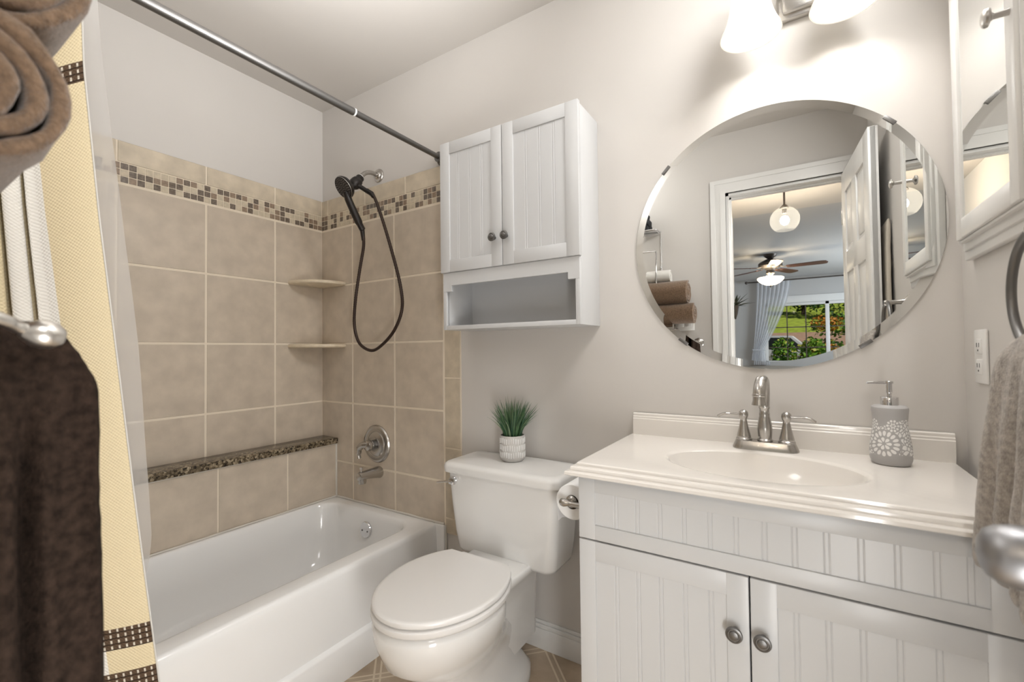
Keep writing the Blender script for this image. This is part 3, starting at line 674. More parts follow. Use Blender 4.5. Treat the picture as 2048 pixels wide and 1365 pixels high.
bm = B(); tube(bm, smooth_path([(1.09, -.012, .17), (1.09, -.06, .175), (1.09, -.085, .22), (1.105, -.10, .38)], 6), .006, 8); lathe(bm, [(.028, 0), (.028, .004), (.012, .008)], (1.09, -.0005, .17), (0, -1, 0), 20)
obj('supply_line', bm, m_chrome, tl, label='chrome water supply line')

# ------------------------------------------------------------------ potted grass on the tank
pg = thing('potted_grass', (1.270, -.087, .708), 'small artificial grass in a whitewashed grey pot on the toilet tank', 'potted plant')
o = Vector((1.270, -.087, .7085))
bm = B(); lathe(bm, [(.036, 0), (.040, .003), (.045, .012), (.046, .020), (.046, .092), (.045, .094), (.042, .094), (.041, .085)], o, seg=48, cap=(True, False))
for row, (z0, z1) in enumerate(((.017, .036), (.042, .061), (.067, .086))):
    for k in range(34):
        a = 2 * PI * (k + .5 * (row % 2)) / 34; c, s = math.cos(a), math.sin(a); w = .0019 * (1 + .35 * math.sin(k * 7.3 + row)); zz = .002 * math.sin(k * 5.1 + row * 2)
        p = o + Vector((c * .0455, s * .0455, 0)); t = Vector((-s, c, 0)); nrm = Vector((c, s, 0))
        prism(bm, [p + t * -w * .6 + Vector((0, 0, z0 + zz)), p + t * w * .6 + Vector((0, 0, z0 + zz)), p + t * w + Vector((0, 0, z1 + zz)), p - t * w + Vector((0, 0, z1 + zz))], nrm * .0022, mi=1)
obj('pot', bm, [m_pot, m_potw], pg)
bm = B(); lathe(bm, [(.0415, .086), (.02, .089), (.001, .090)], o, seg=24, cap=(False, True)); obj('soil', bm, m_soil, pg)
bm = B(); r = random.Random(3)
for k in range(230):
    a = r.uniform(0, 2 * PI); rr = .032 * math.sqrt(r.random()); tilt = (rr / .032) ** 1.1 * r.uniform(.25, 1.25); ln = r.uniform(.105, .165) * (1 - .12 * tilt); w = r.uniform(.0014, .0028)
    p = o + Vector((rr * math.cos(a), rr * math.sin(a), .085)); dirr = Vector((math.cos(a), math.sin(a), 0)); tw = r.uniform(0, PI); side = Vector((math.cos(a + tw), math.sin(a + tw), 0)); mi = 0 if r.random() < .55 else 1 if r.random() < .75 else 2
    pv = None
    for q in range(6):
        t = q / 5; c = p + Vector((0, 0, ln * t * (1 - .22 * tilt * t))) + dirr * (ln * tilt * t ** 1.5 * .72)
        if c.y > -.006: c.y = -.006
        ww = w * (1 - t ** 2.2) + .0001; cur = (bm.verts.new(c - side * ww), bm.verts.new(c + side * ww))
        if pv: f = bm.faces.new((pv[0], pv[1], cur[1], cur[0])); f.material_index = mi
        pv = cur
obj('grass', bm, m_grass, pg, smooth=60)

# ------------------------------------------------------------------ toilet paper on the side of the vanity
tp = thing('paper_holder', (1.70, -.345, .685), 'brushed nickel paper holder on the side of the vanity', 'toilet paper holder')
bm = B(); lathe(bm, [(.024, .0), (.024, .004), (.019, .010), (.013, .018), (.0095, .032), (.008, .050), (.0065, .070), (.0065, .080), (.0095, .086), (.0115, .094), (.0105, .102), (.006, .107), (.001, .108)], (1.702, -.350, .685), (-1, 0, .03), 24); obj('post', bm, m_nickel, tp)
bm = B(); tube(bm, [(1.622, -.350, .687), (1.622, -.345, .687), (1.622, -.215, .687)], .008, 16); lathe(bm, [(.0165, .0), (.0165, .004), (.012, .008)], (1.622, -.330, .687), (0, -1, 0), 20); obj('bar', bm, m_nickel, tp)
bm = B(); o = Vector((1.622, -.327, .684))
lathe(bm, [(.020, 0), (.048, 0), (.050, .002), (.050, .100), (.048, .102), (.020, .102), (.020, 0)], o, (0, 1, 0), 48, cap=(False, False)); pr_ = obj('toilet_paper_roll', bm, m_paper, origin=o)
bm = B(); lathe(bm, [(.0195, .001), (.0195, .101)], o, (0, 1, 0), 32, cap=(False, False)); obj('cardboard_core', bm, m_card, pr_)
bm = B(); prism(bm, [o + Vector((-.0500, y, 0)) for y in (.004, .098)] + [o + Vector((-.0455, y, -.062 + .004 * math.sin(y * 90))) for y in (.098, .075, .05, .025, .004)], (.0008, 0, 0)); obj('loose_sheet', bm, m_paper, pr_)
tag(pr_, 'white toilet paper roll hanging beside the vanity', 'toilet paper')

# ------------------------------------------------------------------ vanity
va = thing('vanity_cabinet', (2.08, -.22, 0), 'white beadboard vanity cabinet under the sink', 'cabinet')
VX0, VX1, VY = 1.700, 2.470, -.425
bm = B(); box(bm, VX0, VX0 + .016, VY, -.005, 0, .800); box(bm, VX1 - .016, VX1, VY, -.005, 0, .800); box(bm, VX0 + .016, VX1 - .016, VY, -.005, .10, .116); box(bm, VX0 + .016, VX1 - .016, -.012, -.005, .116, .800); box(bm, VX0 + .016, VX1 - .016, VY + .06, VY + .07, 0, .10)
box(bm, VX0 + .016, VX1 - .016, VY, VY + .016, .640, .660); obj('cabinet_body', bm, m_white, va)
gr = [1.790, 1.842, 1.894, 1.947, 2.000, 2.051, 2.103, 2.155, 2.207, 2.259, 2.311, 2.363]
bm = B(); panel_door(bm, VX0 - .004, VX1 - .002, .6455, .797, VY - .001, VY - .020, .042, [g for g in gr] + [2.405], rail=.036); obj('drawer_front', bm, m_white, va)
for a, b, gs, kx in ((VX0 - .004, 2.0725, gr[:5], 2.046), (2.0755, VX1 - .002, gr[7:], 2.097)):
    bm = B(); panel_door(bm, a, b, .105, .6415, VY - .001, VY - .020, .042 if a < 2 else .048, [g for g in gs if a + .06 < g < b - .06], rail=.047)
    d_ = obj('door', bm, m_white, va); knob(d_, kx, VY - .020, .5275)

ct = thing('countertop', (2.09, -.23, .80), 'cream cultured marble vanity top with oval sink and backsplash', 'countertop')
TXa, TXb, TYf, TZ = 1.700, 2.478, -.452, .835
BC = Vector((2.082, -.262, 0)); ba, bb = .206, .142
bm = B(); n = 72
def oval(sx, sy, z, dy=0): return [Vector((BC.x + sx * math.cos(2 * PI * k / n), BC.y + dy + sy * math.sin(2 * PI * k / n), z)) for k in range(n)]
def outer(e, z, bk=-.003):
    """rectangle sampled at the same angles as the oval"""
    out = []
    for k in range(n):
        a = 2 * PI * k / n; c, s = math.cos(a), math.sin(a)
        x0, x1, y0, y1 = TXa - e - BC.x, TXb + e * .3 - BC.x, TYf - e - BC.y, bk - BC.y
        t = min([(x1 / c) if c > 1e-9 else 1e9, (x0 / c) if c < -1e-9 else 1e9, (y1 / s) if s > 1e-9 else 1e9, (y0 / s) if s < -1e-9 else 1e9]); out.append(Vector((BC.x + c * t, BC.y + s * t, z)))
    # snap the nearest samples to the four corners
    for cx, cy in ((x1, y1), (x0, y1), (x0, y0), (x1, y0)):
        i = min(range(n), key=lambda q: (out[q].x - BC.x - cx) ** 2 + (out[q].y - BC.y - cy) ** 2); out[i] = Vector((BC.x + cx, BC.y + cy, z))
    return out
rings = [outer(.024, .804), outer(.027, .806), outer(.027, .8125), outer(.025, .8145), outer(.016, .8155), outer(.0155, .817), outer(.0155, .8235), outer(.0135, .8255), outer(.004, .8265), outer(.0035, .828), outer(.0035, .8325), outer(.001, .8347), outer(-.003, .835),
         oval(ba + .012, bb + .012, .835), oval(ba + .006, bb + .006, .8338), oval(ba, bb, .8300), oval(ba - .004, bb - .003, .823), oval(ba - .016, bb - .012, .800), oval(ba - .040, bb - .030, .765), oval(ba - .085, bb - .065, .735), oval(ba - .14, bb - .10, .722), oval(.025, .025, .717)]
loft(bm, rings, cap=(False, True)); obj('top_with_basin', bm, m_marble, ct, smooth=28)
bm = B(); yb = [(-.003, .8345), (-.0225, .8345), (-.0225, .886), (-.0205, .888), (-.0205, .893), (-.0175, .895), (-.0175, .902), (-.015, .9045), (-.003, .9045)]
prism(bm, [Vector((1.704, y, z)) for y, z in yb], (.776, 0, 0)); obj('backsplash', bm, m_marble, ct, smooth=20)
bm = B(); lathe(bm, [(.022, 0), (.022, .003), (.012, .004)], (BC.x, BC.y, .717), (0, 0, 1), 24); obj('drain', bm, m_chrome, ct)

fa = thing('faucet', (2.087, -.068, .835), 'brushed nickel two handle sink faucet', 'faucet')
FX, FYy, FZ = 2.087, -.074, .8352
bm = B(); loft(bm, [rrect(FX, FYy, .080, .027, .027, FZ), rrect(FX, FYy, .080, .027, .027, FZ + .004), rrect(FX, FYy, .076, .0245, .0245, FZ + .013), rrect(FX, FYy, .0725, .0215, .0215, FZ + .0215), rrect(FX, FYy, .070, .019, .019, FZ + .023)]); obj('base_plate', bm, m_nickel, fa)
bm = B(); o = Vector((FX, FYy + .004, FZ + .022))
lathe(bm, [(.0195, 0), (.0195, .004), (.0165, .008), (.0175, .018), (.0185, .032), (.0175, .046), (.0145, .062), (.0128, .070), (.0135, .073), (.0128, .077), (.0122, .080), (.0122, .088), (.0138, .091), (.0138, .094), (.0118, .096)], o, seg=32)
sp = smooth_path([o + Vector((0, 0, .092)), o + Vector((0, .001, .118)), o + Vector((0, -.005, .145)), o + Vector((-.001, -.024, .166)), o + Vector((-.003, -.048, .166)), o + Vector((-.006, -.066, .148)), o + Vector((-.007, -.072, .126))], 7)
k = len(sp); tube(bm, sp, [.0125 + .0032 * min(1, i / k * 2.2) for i in range(k)], 18)
e = o + Vector((-.007, -.072, .136)); lathe(bm, [(.0155, 0), (.0166, .002), (.0166, .006), (.0152, .008), (.0155, .018), (.0180, .027), (.0180, .030), (.0135, .030), (.0115, .022)], e, (0, -.06, -1), 28); obj('spout', bm, m_nickel, fa)
for s in (-1, 1):
    bm = B(); o = Vector((FX + s * .0515, FYy + .002, FZ + .022))
    lathe(bm, [(.0205, 0), (.0205, .004), (.0175, .007), (.0182, .010), (.0172, .014), (.0135, .030), (.0095, .050), (.0085, .057), (.0095, .059), (.0115, .064), (.0125, .070), (.0115, .077), (.007, .082), (.001, .084)], o, seg=28); h = obj('handle', bm, m_nickel, fa)
    bm = B(); q = o + Vector((0, 0, .070)); tube(bm, smooth_path([q, q + Vector((s * .020, -.004, .001)), q + Vector((s * .042, -.008, .002)), q + Vector((s * .058, -.011, -.003)), q + Vector((s * .066, -.012, -.009))], 5), [.0050] * 5 + [.0055] * 5 + [.0068] * 5 + [.0064] * 5 + [.003], 12, flat=.55); obj('lever', bm, m_nickel, h)

sd_ = thing('soap_dispenser', (2.350, -.100, .835), 'grey ceramic soap dispenser with white flower cutwork and chrome pump', 'soap dispenser')
o = Vector((2.350, -.100, .8352)); bm = B()
lathe(bm, [(.033, 0), (.036, .002), (.0395, .012), (.0405, .026), (.0395, .045), (.0365, .066), (.0335, .084), (.0325, .100), (.0338, .118), (.0352, .130), (.0345, .1345), (.030, .1385), (.019, .140), (.017, .140)], o, seg=64)
fwd = math.atan2(-1.39, -.18)
def soap_uv(co, f):
    c = f.calc_center_median(); a0 = math.atan2(c.y - o.y, c.x - o.x) - fwd; a = math.atan2(co.y - o.y, co.x - o.x) - fwd
    while a - a0 > PI: a -= 2 * PI
    while a - a0 < -PI: a += 2 * PI
    if a0 > PI: a -= 2 * PI
    if a0 < -PI: a += 2 * PI
    return (a * .038, co.z - o.z)
obj('bottle', bm, m_soap, sd_, uv=soap_uv)
bm = B(); lathe(bm, [(.0175, .139), (.0175, .158), (.0168, .159), (.007, .159)], o, seg=32); lathe(bm, [(.0048, .158), (.0048, .168), (.0060, .169), (.0060, .190), (.0085, .191), (.0085, .196), (.006, .1975)], o, seg=24); pu = obj('pump', bm, m_chrome, sd_)
bm = B(); tube(bm, [o + Vector((0, 0, .1925)), o + Vector((-.020, -.006, .193)), o + Vector((-.042, -.013, .1925)), o + Vector((-.043, -.0135, .190))], [.0038, .0034, .0028, .0024], 10); obj('nozzle', bm, m_chrome, pu)

# ------------------------------------------------------------------ round mirror
mr = thing('round_mirror', (2.101, 0, 1.434), 'large round frameless mirror on the wall above the sink', 'mirror')
o = Vector((2.1015, 0, 1.4355)); bm = B()
lathe(bm, [(.383, .002), (.383, .0045), (.3825, .0050), (.3605, .0060), (.001, .0060)], o, (0, -1, 0), 128); obj('bevelled_glass', bm, m_mirror, mr, smooth=2)
for px, pz in ((1.824, 1.690), (2.381, 1.698), (2.32, 1.12), (1.876, 1.152)):
    d_ = Vector((px - o.x, 0, pz - o.z)); d_.normalize(); c = o + d_ * .380; t = Vector((-d_.z, 0, d_.x)); bm = B()
    prism(bm, [c + t * .016 - d_ * .004, c - t * .016 - d_ * .004, c - t * .016 + d_ * .006, c + t * .016 + d_ * .006], (0, -.008, 0), .001); obj('clip', bm, m_dnick, mr)

# ------------------------------------------------------------------ vanity light
vl = thing('vanity_light', (2.18, 0, 2.10), 'two light vanity fixture with frosted bell shades above the mirror', 'wall light')
bm = B(); box(bm, 2.142, 2.252, -.020, 0, 2.040, 2.175, .004); box(bm, 2.150, 2.244, -.034, -.018, 2.052, 2.163, .008); obj('back_plate', bm, m_nickel, vl)
bm = B(); tube(bm, [(2.075, -.065, 2.135), (2.29, -.065, 2.135)], .010, 14); tube(bm, [(2.197, -.03, 2.12), (2.197, -.065, 2.135)], .012, 14)
for x in (2.078, 2.284): tube(bm, smooth_path([(x, -.065, 2.135), (x, -.105, 2.150), (x, -.130, 2.135), (x, -.130, 2.112)], 5), .008, 12)
obj('arm', bm, m_nickel, vl)
for x in (2.078, 2.284):
    o = Vector((x, -.130, 1.962)); bm = B()
    prof = [(.0745, 0), (.0715, .008), (.0650, .022), (.0575, .042), (.0515, .065), (.0475, .090), (.0430, .115), (.0350, .138), (.0240, .150)]
    inner = [(r - .004, h + .001) for r, h in prof][::-1]
    lathe(bm, prof + inner + [prof[0]], o, seg=48, cap=(False, False)); s_ = obj('bell_shade', bm, m_shade, vl, smooth=50)
    bm = B(); lathe(bm, [(.026, .146), (.026, .165), (.015, .172)], o, seg=24); obj('socket_cup', bm, m_nickel, s_)
    bm = B(); sphere(bm, o + Vector((0, 0, .070)), .026, sz=1.25, seg=20); obj('bulb', bm, m_bulb, s_)

# ------------------------------------------------------------------ medicine cabinet on the right wall
MX = 2.468
mc = thing('medicine_cabinet', (RX, -.29, 1.31), 'white mirrored medicine cabinet on the right wall', 'cabinet')
MY0, MY1, MZ0, MZ1 = -.462, -.128, 1.345, 2.02
bm = B(); box(bm, 2.490, RX, MY0 - .028, MY1 + .040, MZ0 - .040, MZ1 + .04, .003); box(bm, 2.484, 2.492, MY0 - .012, MY1 + .022, MZ0 - .022, MZ1 + .02, .003); obj('cabinet_frame', bm, m_trim, mc)
bm = B(); st = .036
for a, b in ((MY0, MY0 + st), (MY1 - st, MY1)): box(bm, MX, 2.486, a, b, MZ0, MZ1, .0025)
for a, b in ((MZ0, MZ0 + .042), (MZ1 - .042, MZ1)): box(bm, MX, 2.486, MY0 + st, MY1 - st, a, b, .0025)
for a, b in ((MY0 - .006, MY0), (MY1, MY1 + .006)): box(bm, MX + .006, 2.486, a, b, MZ0 - .006, MZ1 + .006, .002)
box(bm, MX + .006, 2.486, MY0, MY1, MZ0 - .006, MZ0, .002)
md = obj('door', bm, m_trim, mc)
bm = B(); box(bm, MX + .004, MX + .010, MY0 + st - .003, MY1 - st + .003, MZ0 + .039, MZ1 - .039); obj('mirror_glass', bm, m_mirror, md, smooth=0)
bm = B(); lathe(bm, [(.0055, 0), (.005, .018), (.008, .022), (.0145, .024), (.0155, .027), (.014, .030), (.010, .032), (.001, .033)], (MX, MY0 + .012, 1.655), (-1, 0, 0), 28); obj('knob', bm, m_nickel, md)

# outlet on the right wall
ou = thing('wall_outlet', (RX, -.128, 1.09), 'white double wall outlet beside the mirror on the right wall', 'outlet')
bm = B(); box(bm, RX - .006, RX, -.165, -.093, 1.032, 1.149, .003); obj('cover_plate', bm, m_plate, ou)
for z in (1.068, 1.112):
    bm = B(); box(bm, RX - .0085, RX - .004, -.146, -.112, z - .0165, z + .0165, .003); rc = obj('receptacle', bm, m_plate, ou)
    bm = B()
    for y in (-.136, -.122): box(bm, RX - .009, RX - .0082, y - .001, y + .001, z - .001, z + .008)
    lathe(bm, [(.0022, 0), (.0022, .0006)], (RX - .0084, -.129, z - .008), (-1, 0, 0), 10); obj('slots', bm, m_black, rc)

# ------------------------------------------------------------------ cloth helpers
def drape(name, path, y0, y1, mats, label, cat, folds=0., seed=1, thick=.009, parent=None, wid=None, ns=36, amp=.004, horiz='y', fx=None):
    """cloth hung along path [(x, z)...]; spans y0..y1; a thick soft sheet with vertical folds"""
    P = smooth_path([Vector((x, 0, z)) for x, z in path], 8); n = len(P); bm = B(); g = []
    for i in range(n):
        t = i / (n - 1); row = []
        for k in range(ns + 1):
            s = k / ns; yy = y0 + (y1 - y0) * s
            if wid: a, b = wid(P[i].z); yy = a + (b - a) * s
            T = (P[min(i + 1, n - 1)] - P[max(i - 1, 0)]).normalized(); N_ = Vector((-T.z, 0, T.x))
            f = folds * math.sin(s * PI * 3.2 + seed) * (.35 + .65 * min(1, abs(P[i].z - P[n // 2].z) * 6))
            f += fx(s, P[i].z) if fx else 0
            p = Vector((P[i].x, yy, P[i].z)) + N_ * f
            p += Vector((1, 1, 1)) * 0 + N_ * amp * noise.noise(Vector((p.y * 22 + seed, p.z * 9, i * .02)))
            row.append(p)
        g.append(row)
    for i in range(n):
        pass
    # closed thick sheet: rounded edges in the y direction
    rings = []
    for i in range(n):
        T = (P[min(i + 1, n - 1)] - P[max(i - 1, 0)]).normalized(); N_ = Vector((-T.z, 0, T.x)); h = thick / 2
        e = min(1, .45 + min(i, n - 1 - i) * .3)
        ring = [p + N_ * h * e for p in g[i]] + [g[i][-1] + Vector((0, h * .7, 0)) * (1 if y1 > y0 else -1)] + [p - N_ * h * e for p in reversed(g[i])] + [g[i][0] - Vector((0, h * .7, 0)) * (1 if y1 > y0 else -1)]
        rings.append(ring)
    loft(bm, rings); displace(bm, .0012, 260, seed)
    o = obj(name, bm, mats, parent, origin=(P[0].x, (y0 + y1) / 2, P[0].z) if parent is None else None, smooth=75)
    if parent is None: tag(o, label, cat)
    return o

# right towel ring and grey towel
tr = thing('towel_ring', (RX, -.60, 1.27), 'dark grey towel ring on the right wall beside the medicine cabinet', 'towel ring')
bm = B(); lathe(bm, [(.026, 0), (.026, .005), (.018, .010), (.010, .016), (.008, .030), (.008, .062), (.010, .066), (.008, .072)], (RX, -.60, 1.272), (-1, 0, 0), 28); obj('post', bm, m_nickel, tr)
bm = B(); torus(bm, (2.440, -.600, 1.189), (1, 0, 0), .082, .006, 64); obj('ring', bm, m_dnick, tr)
def wr(z):
    t = min(1, max(0, (1.13 - z) / .35)); q = math.sqrt(max(0, min(1, (1.138 - z) / .05))) if z > 1.088 else 1
    e = -.550 + .062 * t ** 1.2; return (-.72 - .02 * t, e - .05 * (1 - q))
drape('hand_towel', [(2.457, .83), (2.458, .95), (2.459, 1.07), (2.455, 1.106), (2.440, 1.124), (2.425, 1.106), (2.418, 1.07), (2.412, .95), (2.409, .85), (2.408, .775)], -.72, -.50, m_grey, 'grey brown hand towel hanging from the ring near the medicine cabinet', 'towel', folds=.006, seed=2.2, thick=.013, wid=wr, fx=lambda s, z: .007 * math.sin(s * 26) * min(1, max(0, (1.12 - z) * 5)))

# robe behind the door
drape('hanging_cloth', [(2.494, 1.64), (2.490, 1.50), (2.488, 1.30), (2.487, 1.10), (2.487, .75)], -1.12, -.86, m_robe, 'pale beige cloth hanging behind the open bathroom door', 'cloth', folds=.0, seed=.4, thick=.014, amp=.001, wid=lambda z: (-1.10, -.90 + .03 * min(1, (1.64 - z) / .5)))

# ------------------------------------------------------------------ left of the door: towel arm, towels, rack, switch
ta = thing('towel_holder', (1.65, FY, 1.15), 'satin nickel open towel arm with ball end holding the dark towel', 'towel holder')
bm = B(); lathe(bm, [(.031, 0), (.031, .004), (.026, .010), (.012, .014), (.010, .03)], (1.645, FY, 1.150), (0, 1, 0), 28); obj('post', bm, m_nickel, ta)
bm = B(); ap = smooth_path([(1.645, FY + .02, 1.150), (1.640, -1.478, 1.158), (1.628, -1.440, 1.158), (1.616, -1.405, 1.1465), (1.606, -1.393, 1.1405), (1.602, -1.383, 1.1365)], 7); tube(bm, ap, .0054, 14)
tube(bm, smooth_path([(1.645, FY + .025, 1.150), (1.615, -1.490, 1.148), (1.572, -1.478, 1.138), (1.552, -1.44, 1.132), (1.550, -1.37, 1.130)], 7), .0054, 14); obj('arm', bm, m_satin, ta)
bm = B(); bd = Vector((-.004, .030, -.006)).normalized(); lathe(bm, [(.0058, -.002), (.0088, .002), (.0118, .007), (.0126, .013), (.0115, .020), (.0075, .0255), (.001, .0275)], (1.602, -1.388, 1.1370), bd, 28); obj('ball_end', bm, m_satin, ta)
def wl(z):
    q = math.sqrt(max(0, min(1, (1.150 - z) / .06))) if z > 1.09 else 1
    t = max(0, (1.14 - z)); return (-1.475, -1.346 + .010 * min(1, t / .06) + .018 * t - .026 * (1 - q))
drape('hand_towel', [(1.528, .80), (1.528, .95), (1.530, 1.06), (1.535, 1.118), (1.550, 1.1425), (1.566, 1.118), (1.572, 1.06), (1.578, .95), (1.582, .80), (1.584, .70)], -1.475, -1.34, m_dbrown, 'dark brown hand towel folded over the open towel arm', 'towel', folds=.0, seed=1.1, thick=.014, wid=wl, fx=lambda s, z: (.012 * math.cos(s * 2 * PI * 1.55 + .5) - .034 * math.exp(-((s - .66) / .05) ** 2)) * min(1, max(0, (1.10 - z) * 8)))

def spiral_roll(bm, x0, x1, cy, cz, R, turns, sy=1., sz=1., seed=0, flip=1, th=None, start=0.):
    """folded cloth rolled up; axis along x, spiral ends visible"""
    pitch = R / (turns + .35); th = th or pitch * .80; N = int(turns * 30); P = []
    for i in range(N + 1):
        a = 2 * PI * turns * i / N; r = pitch * .45 + pitch * a / (2 * PI)
        r *= 1 + .07 * noise.noise(Vector((math.cos(a) * 1.3 + seed, math.sin(a) * 1.3, a * .15)))
        a2 = flip * a + start
        P.append(Vector((0, cy + sy * r * math.cos(a2), cz + sz * r * math.sin(a2))))
    rings = []; m = 8
    for i in range(N + 1):
        T = (P[min(i + 1, N)] - P[max(i - 1, 0)]).normalized(); Nn = Vector((0, -T.z, T.y)); h = th / 2 * (1 if 0 < i < N else .4); ring = []
        jx = .006 * noise.noise(Vector((i * .06, seed, 3)))
        xs = [x0 + (x1 - x0) * q / 5 for q in range(6)]
        for x in xs: ring.append(P[i] + Vector((x + (jx if x == xs[-1] else 0), 0, 0)) + Nn * h)
        for q in range(1, m):
            b = PI * q / m; ring.append(P[i] + Vector((x1 + jx + h * math.sin(b) * .9, 0, 0)) + Nn * h * math.cos(b))
        for x in xs[::-1]: ring.append(P[i] + Vector((x + (jx if x == xs[-1] else 0), 0, 0)) - Nn * h)
        for q in range(1, m):
            b = PI * q / m; ring.append(P[i] + Vector((x0 - h * math.sin(b) * .9, 0, 0)) - Nn * h * math.cos(b))
        rings.append(ring)
    loft(bm, rings)
GR = 'rolled towels on the chrome rack'
RY = FY + .098
specs = [('bath_towel', 1.655 - .30, 1.605, RY, 1.462, .077, 3.3, 1.0, .86, 3, m_brown, 'brown rolled bath towel, upper of the brown rolls on the rack', 1.0),
         ('bath_towel', 1.655 - .30, 1.636, RY - .014, 1.330, .071, 3.1, 1.0, .84, 8, m_brown, 'brown rolled bath towel lying under the upper brown roll', 2.2),
         ('bath_towel', 1.655 - .30, 1.500, FY + .070, 1.216, .056, 3.0, 1.0, .85, 14, m_brown, 'brown rolled bath towel at the bottom of the rack, below the other brown rolls', .4),
         ('washcloth', 1.36, 1.50, RY - .01, 1.572, .040, 2.2, 1.0, .9, 5, m_wtowel, 'white rolled washcloth on top of the brown rolls', 2.0)]
for nm, a, b, cy, cz, R_, tn, sy, sz, seed, mt, lb, st0 in specs:
    bm = B(); spiral_roll(bm, a, b, cy, cz, R_, tn + .8, sy, sz, seed, 1, None, st0); displace(bm, .0030, 38, seed); displace(bm, .0010, 300, seed)
    tag(obj(nm, bm, mt, origin=(a, cy, cz - R_ * sz), smooth=75), lb, 'towel', GR)
rk = thing('towel_rack', (1.33, FY, 1.14), 'chrome wire towel rack on the wall left of the doorway', 'towel rack')
bm = B(); y0, y1 = FY + .006, FY + .122
tube(bm, smooth_path([(1.425, y0, 1.60), (1.425, y0, 1.86), (1.424, y0 + .02, 1.876), (1.424, y1 - .02, 1.876), (1.40, y1, 1.876), (1.24, y1, 1.876)], 6), .0045, 10)
tube(bm, smooth_path([(1.24, y1, 1.735), (1.40, y1, 1.735), (1.422, y1, 1.72), (1.424, y1 + .012, 1.60), (1.424, y1 + .014, 1.30), (1.424, y1 + .010, 1.15)], 6), .0045, 10)
tube(bm, [(1.425, y0, 1.14), (1.425, y0, 1.62)], .0045, 10); tube(bm, [(1.424, y1 + .010, 1.15), (1.424, y0, 1.145)], .0045, 10)
for q in range(5): tube(bm, [(1.24, y0 + .02 + .025 * q, 1.143), (1.60, y0 + .02 + .025 * q, 1.143)], .003, 8)
sphere(bm, (1.425, y0 + .004, 1.645), .008, seg=12); obj('wire_frame', bm, m_chrome, rk)
bm = B(); box(bm, 1.20, 1.418, y0, y1 - .004, 1.866, 1.872, .001); obj('glass_shelf', bm, m_glass, rk)
bm = B(); r = random.Random(5)
for k in range(46):
    a = r.uniform(0, 2 * PI); q = r.random(); h = .012 + .135 * q; rr = (.060 * (1 - q) + .006) * r.uniform(.5, 1.1)
    sphere(bm, (1.335 + rr * math.cos(a), FY + .075 + rr * math.sin(a) * .8, 1.874 + h), r.uniform(.012, .018), 1, 1, 1.25, seg=8)
tag(obj('decor_sprig', bm, m_dk, origin=(1.335, FY + .075, 1.873)), 'dark knobbly ornament on the glass shelf of the towel rack', 'ornament')
sw = thing('light_switch', (1.565, FY, 1.285), 'white double rocker light switch left of the doorway', 'light switch')
bm = B(); box(bm, 1.508, 1.622, FY, FY + .006, 1.229, 1.343, .003); obj('cover_plate', bm, m_plate, sw)
for x in (1.541, 1.589):
    bm = B(); box(bm, x - .0165, x + .0165, FY + .004, FY + .0088, 1.253, 1.319, .002); obj('rocker', bm, m_plate, sw)

# ------------------------------------------------------------------ hall: pendant and wall vase
pe = thing('pendant_lamp', (2.10, -2.83, H), 'clear glass globe pendant lamp in the hall, seen in the mirror', 'pendant lamp')
px, py = 2.10, -2.83
bm = B(); lathe(bm, [(.060, 0), (.060, .010), (.050, .022), (.010, .026)], (px, py, H), (0, 0, -1), 32); obj('canopy', bm, m_plate, pe)
bm = B(); tube(bm, [(px, py, H - .02), (px, py, 2.285)], .008, 12); obj('rod', bm, m_bpew, pe)
bm = B(); lathe(bm, [(.010, 0), (.018, .008), (.030, .022), (.034, .036), (.020, .040)], (px, py, 2.297), (0, 0, -1), 28); lathe(bm, [(.016, .036), (.016, .075)], (px, py, 2.297), (0, 0, -1), 20); obj('socket', bm, m_bpew, pe)
bm = B(); gc = Vector((px, py, 2.168)); Rg = .108; pr2 = []
for k in range(25):
    a = PI * (.09 + (.80 - .09) * k / 24); pr2.append((Rg * math.sin(a), Rg * math.cos(a)))
lathe(bm, pr2, gc, seg=40, cap=(False, False)); obj('glass_globe', bm, m_globe, pe, smooth=60)
bm = B(); sphere(bm, gc + Vector((0, 0, -.005)), .033, sz=1.15, seg=20); obj('bulb', bm, m_pbulb, pe)
wv = thing('wall_vase', (1.64, -3.2, 1.39), 'dark cone wall vase with spiky greenery in the hall', 'vase')
bm = B(); lathe(bm, [(.006, 0), (.022, .05), (.038, .13), (.036, .13), (.005, .02)], (1.681, -3.2, 1.385), (0, 0, 1), 20); obj('vase', bm, m_cone, wv)
bm = B(); r = random.Random(8)
for k in range(26):
    a = r.uniform(-1.5, 1.5); el = r.uniform(.15, 1.35); ln = r.uniform(.08, .17); d_ = Vector((math.cos(a) * math.cos(el), math.sin(a) * math.cos(el), math.sin(el))); p = Vector((1.682, -3.2, 1.505))
    tube(bm, [p, p + d_ * ln * .5, p + d_ * ln + Vector((.01, 0, -.01))], [.004, .008, .001], 6, flat=.4)
obj('greenery', bm, m_dgreen, wv)

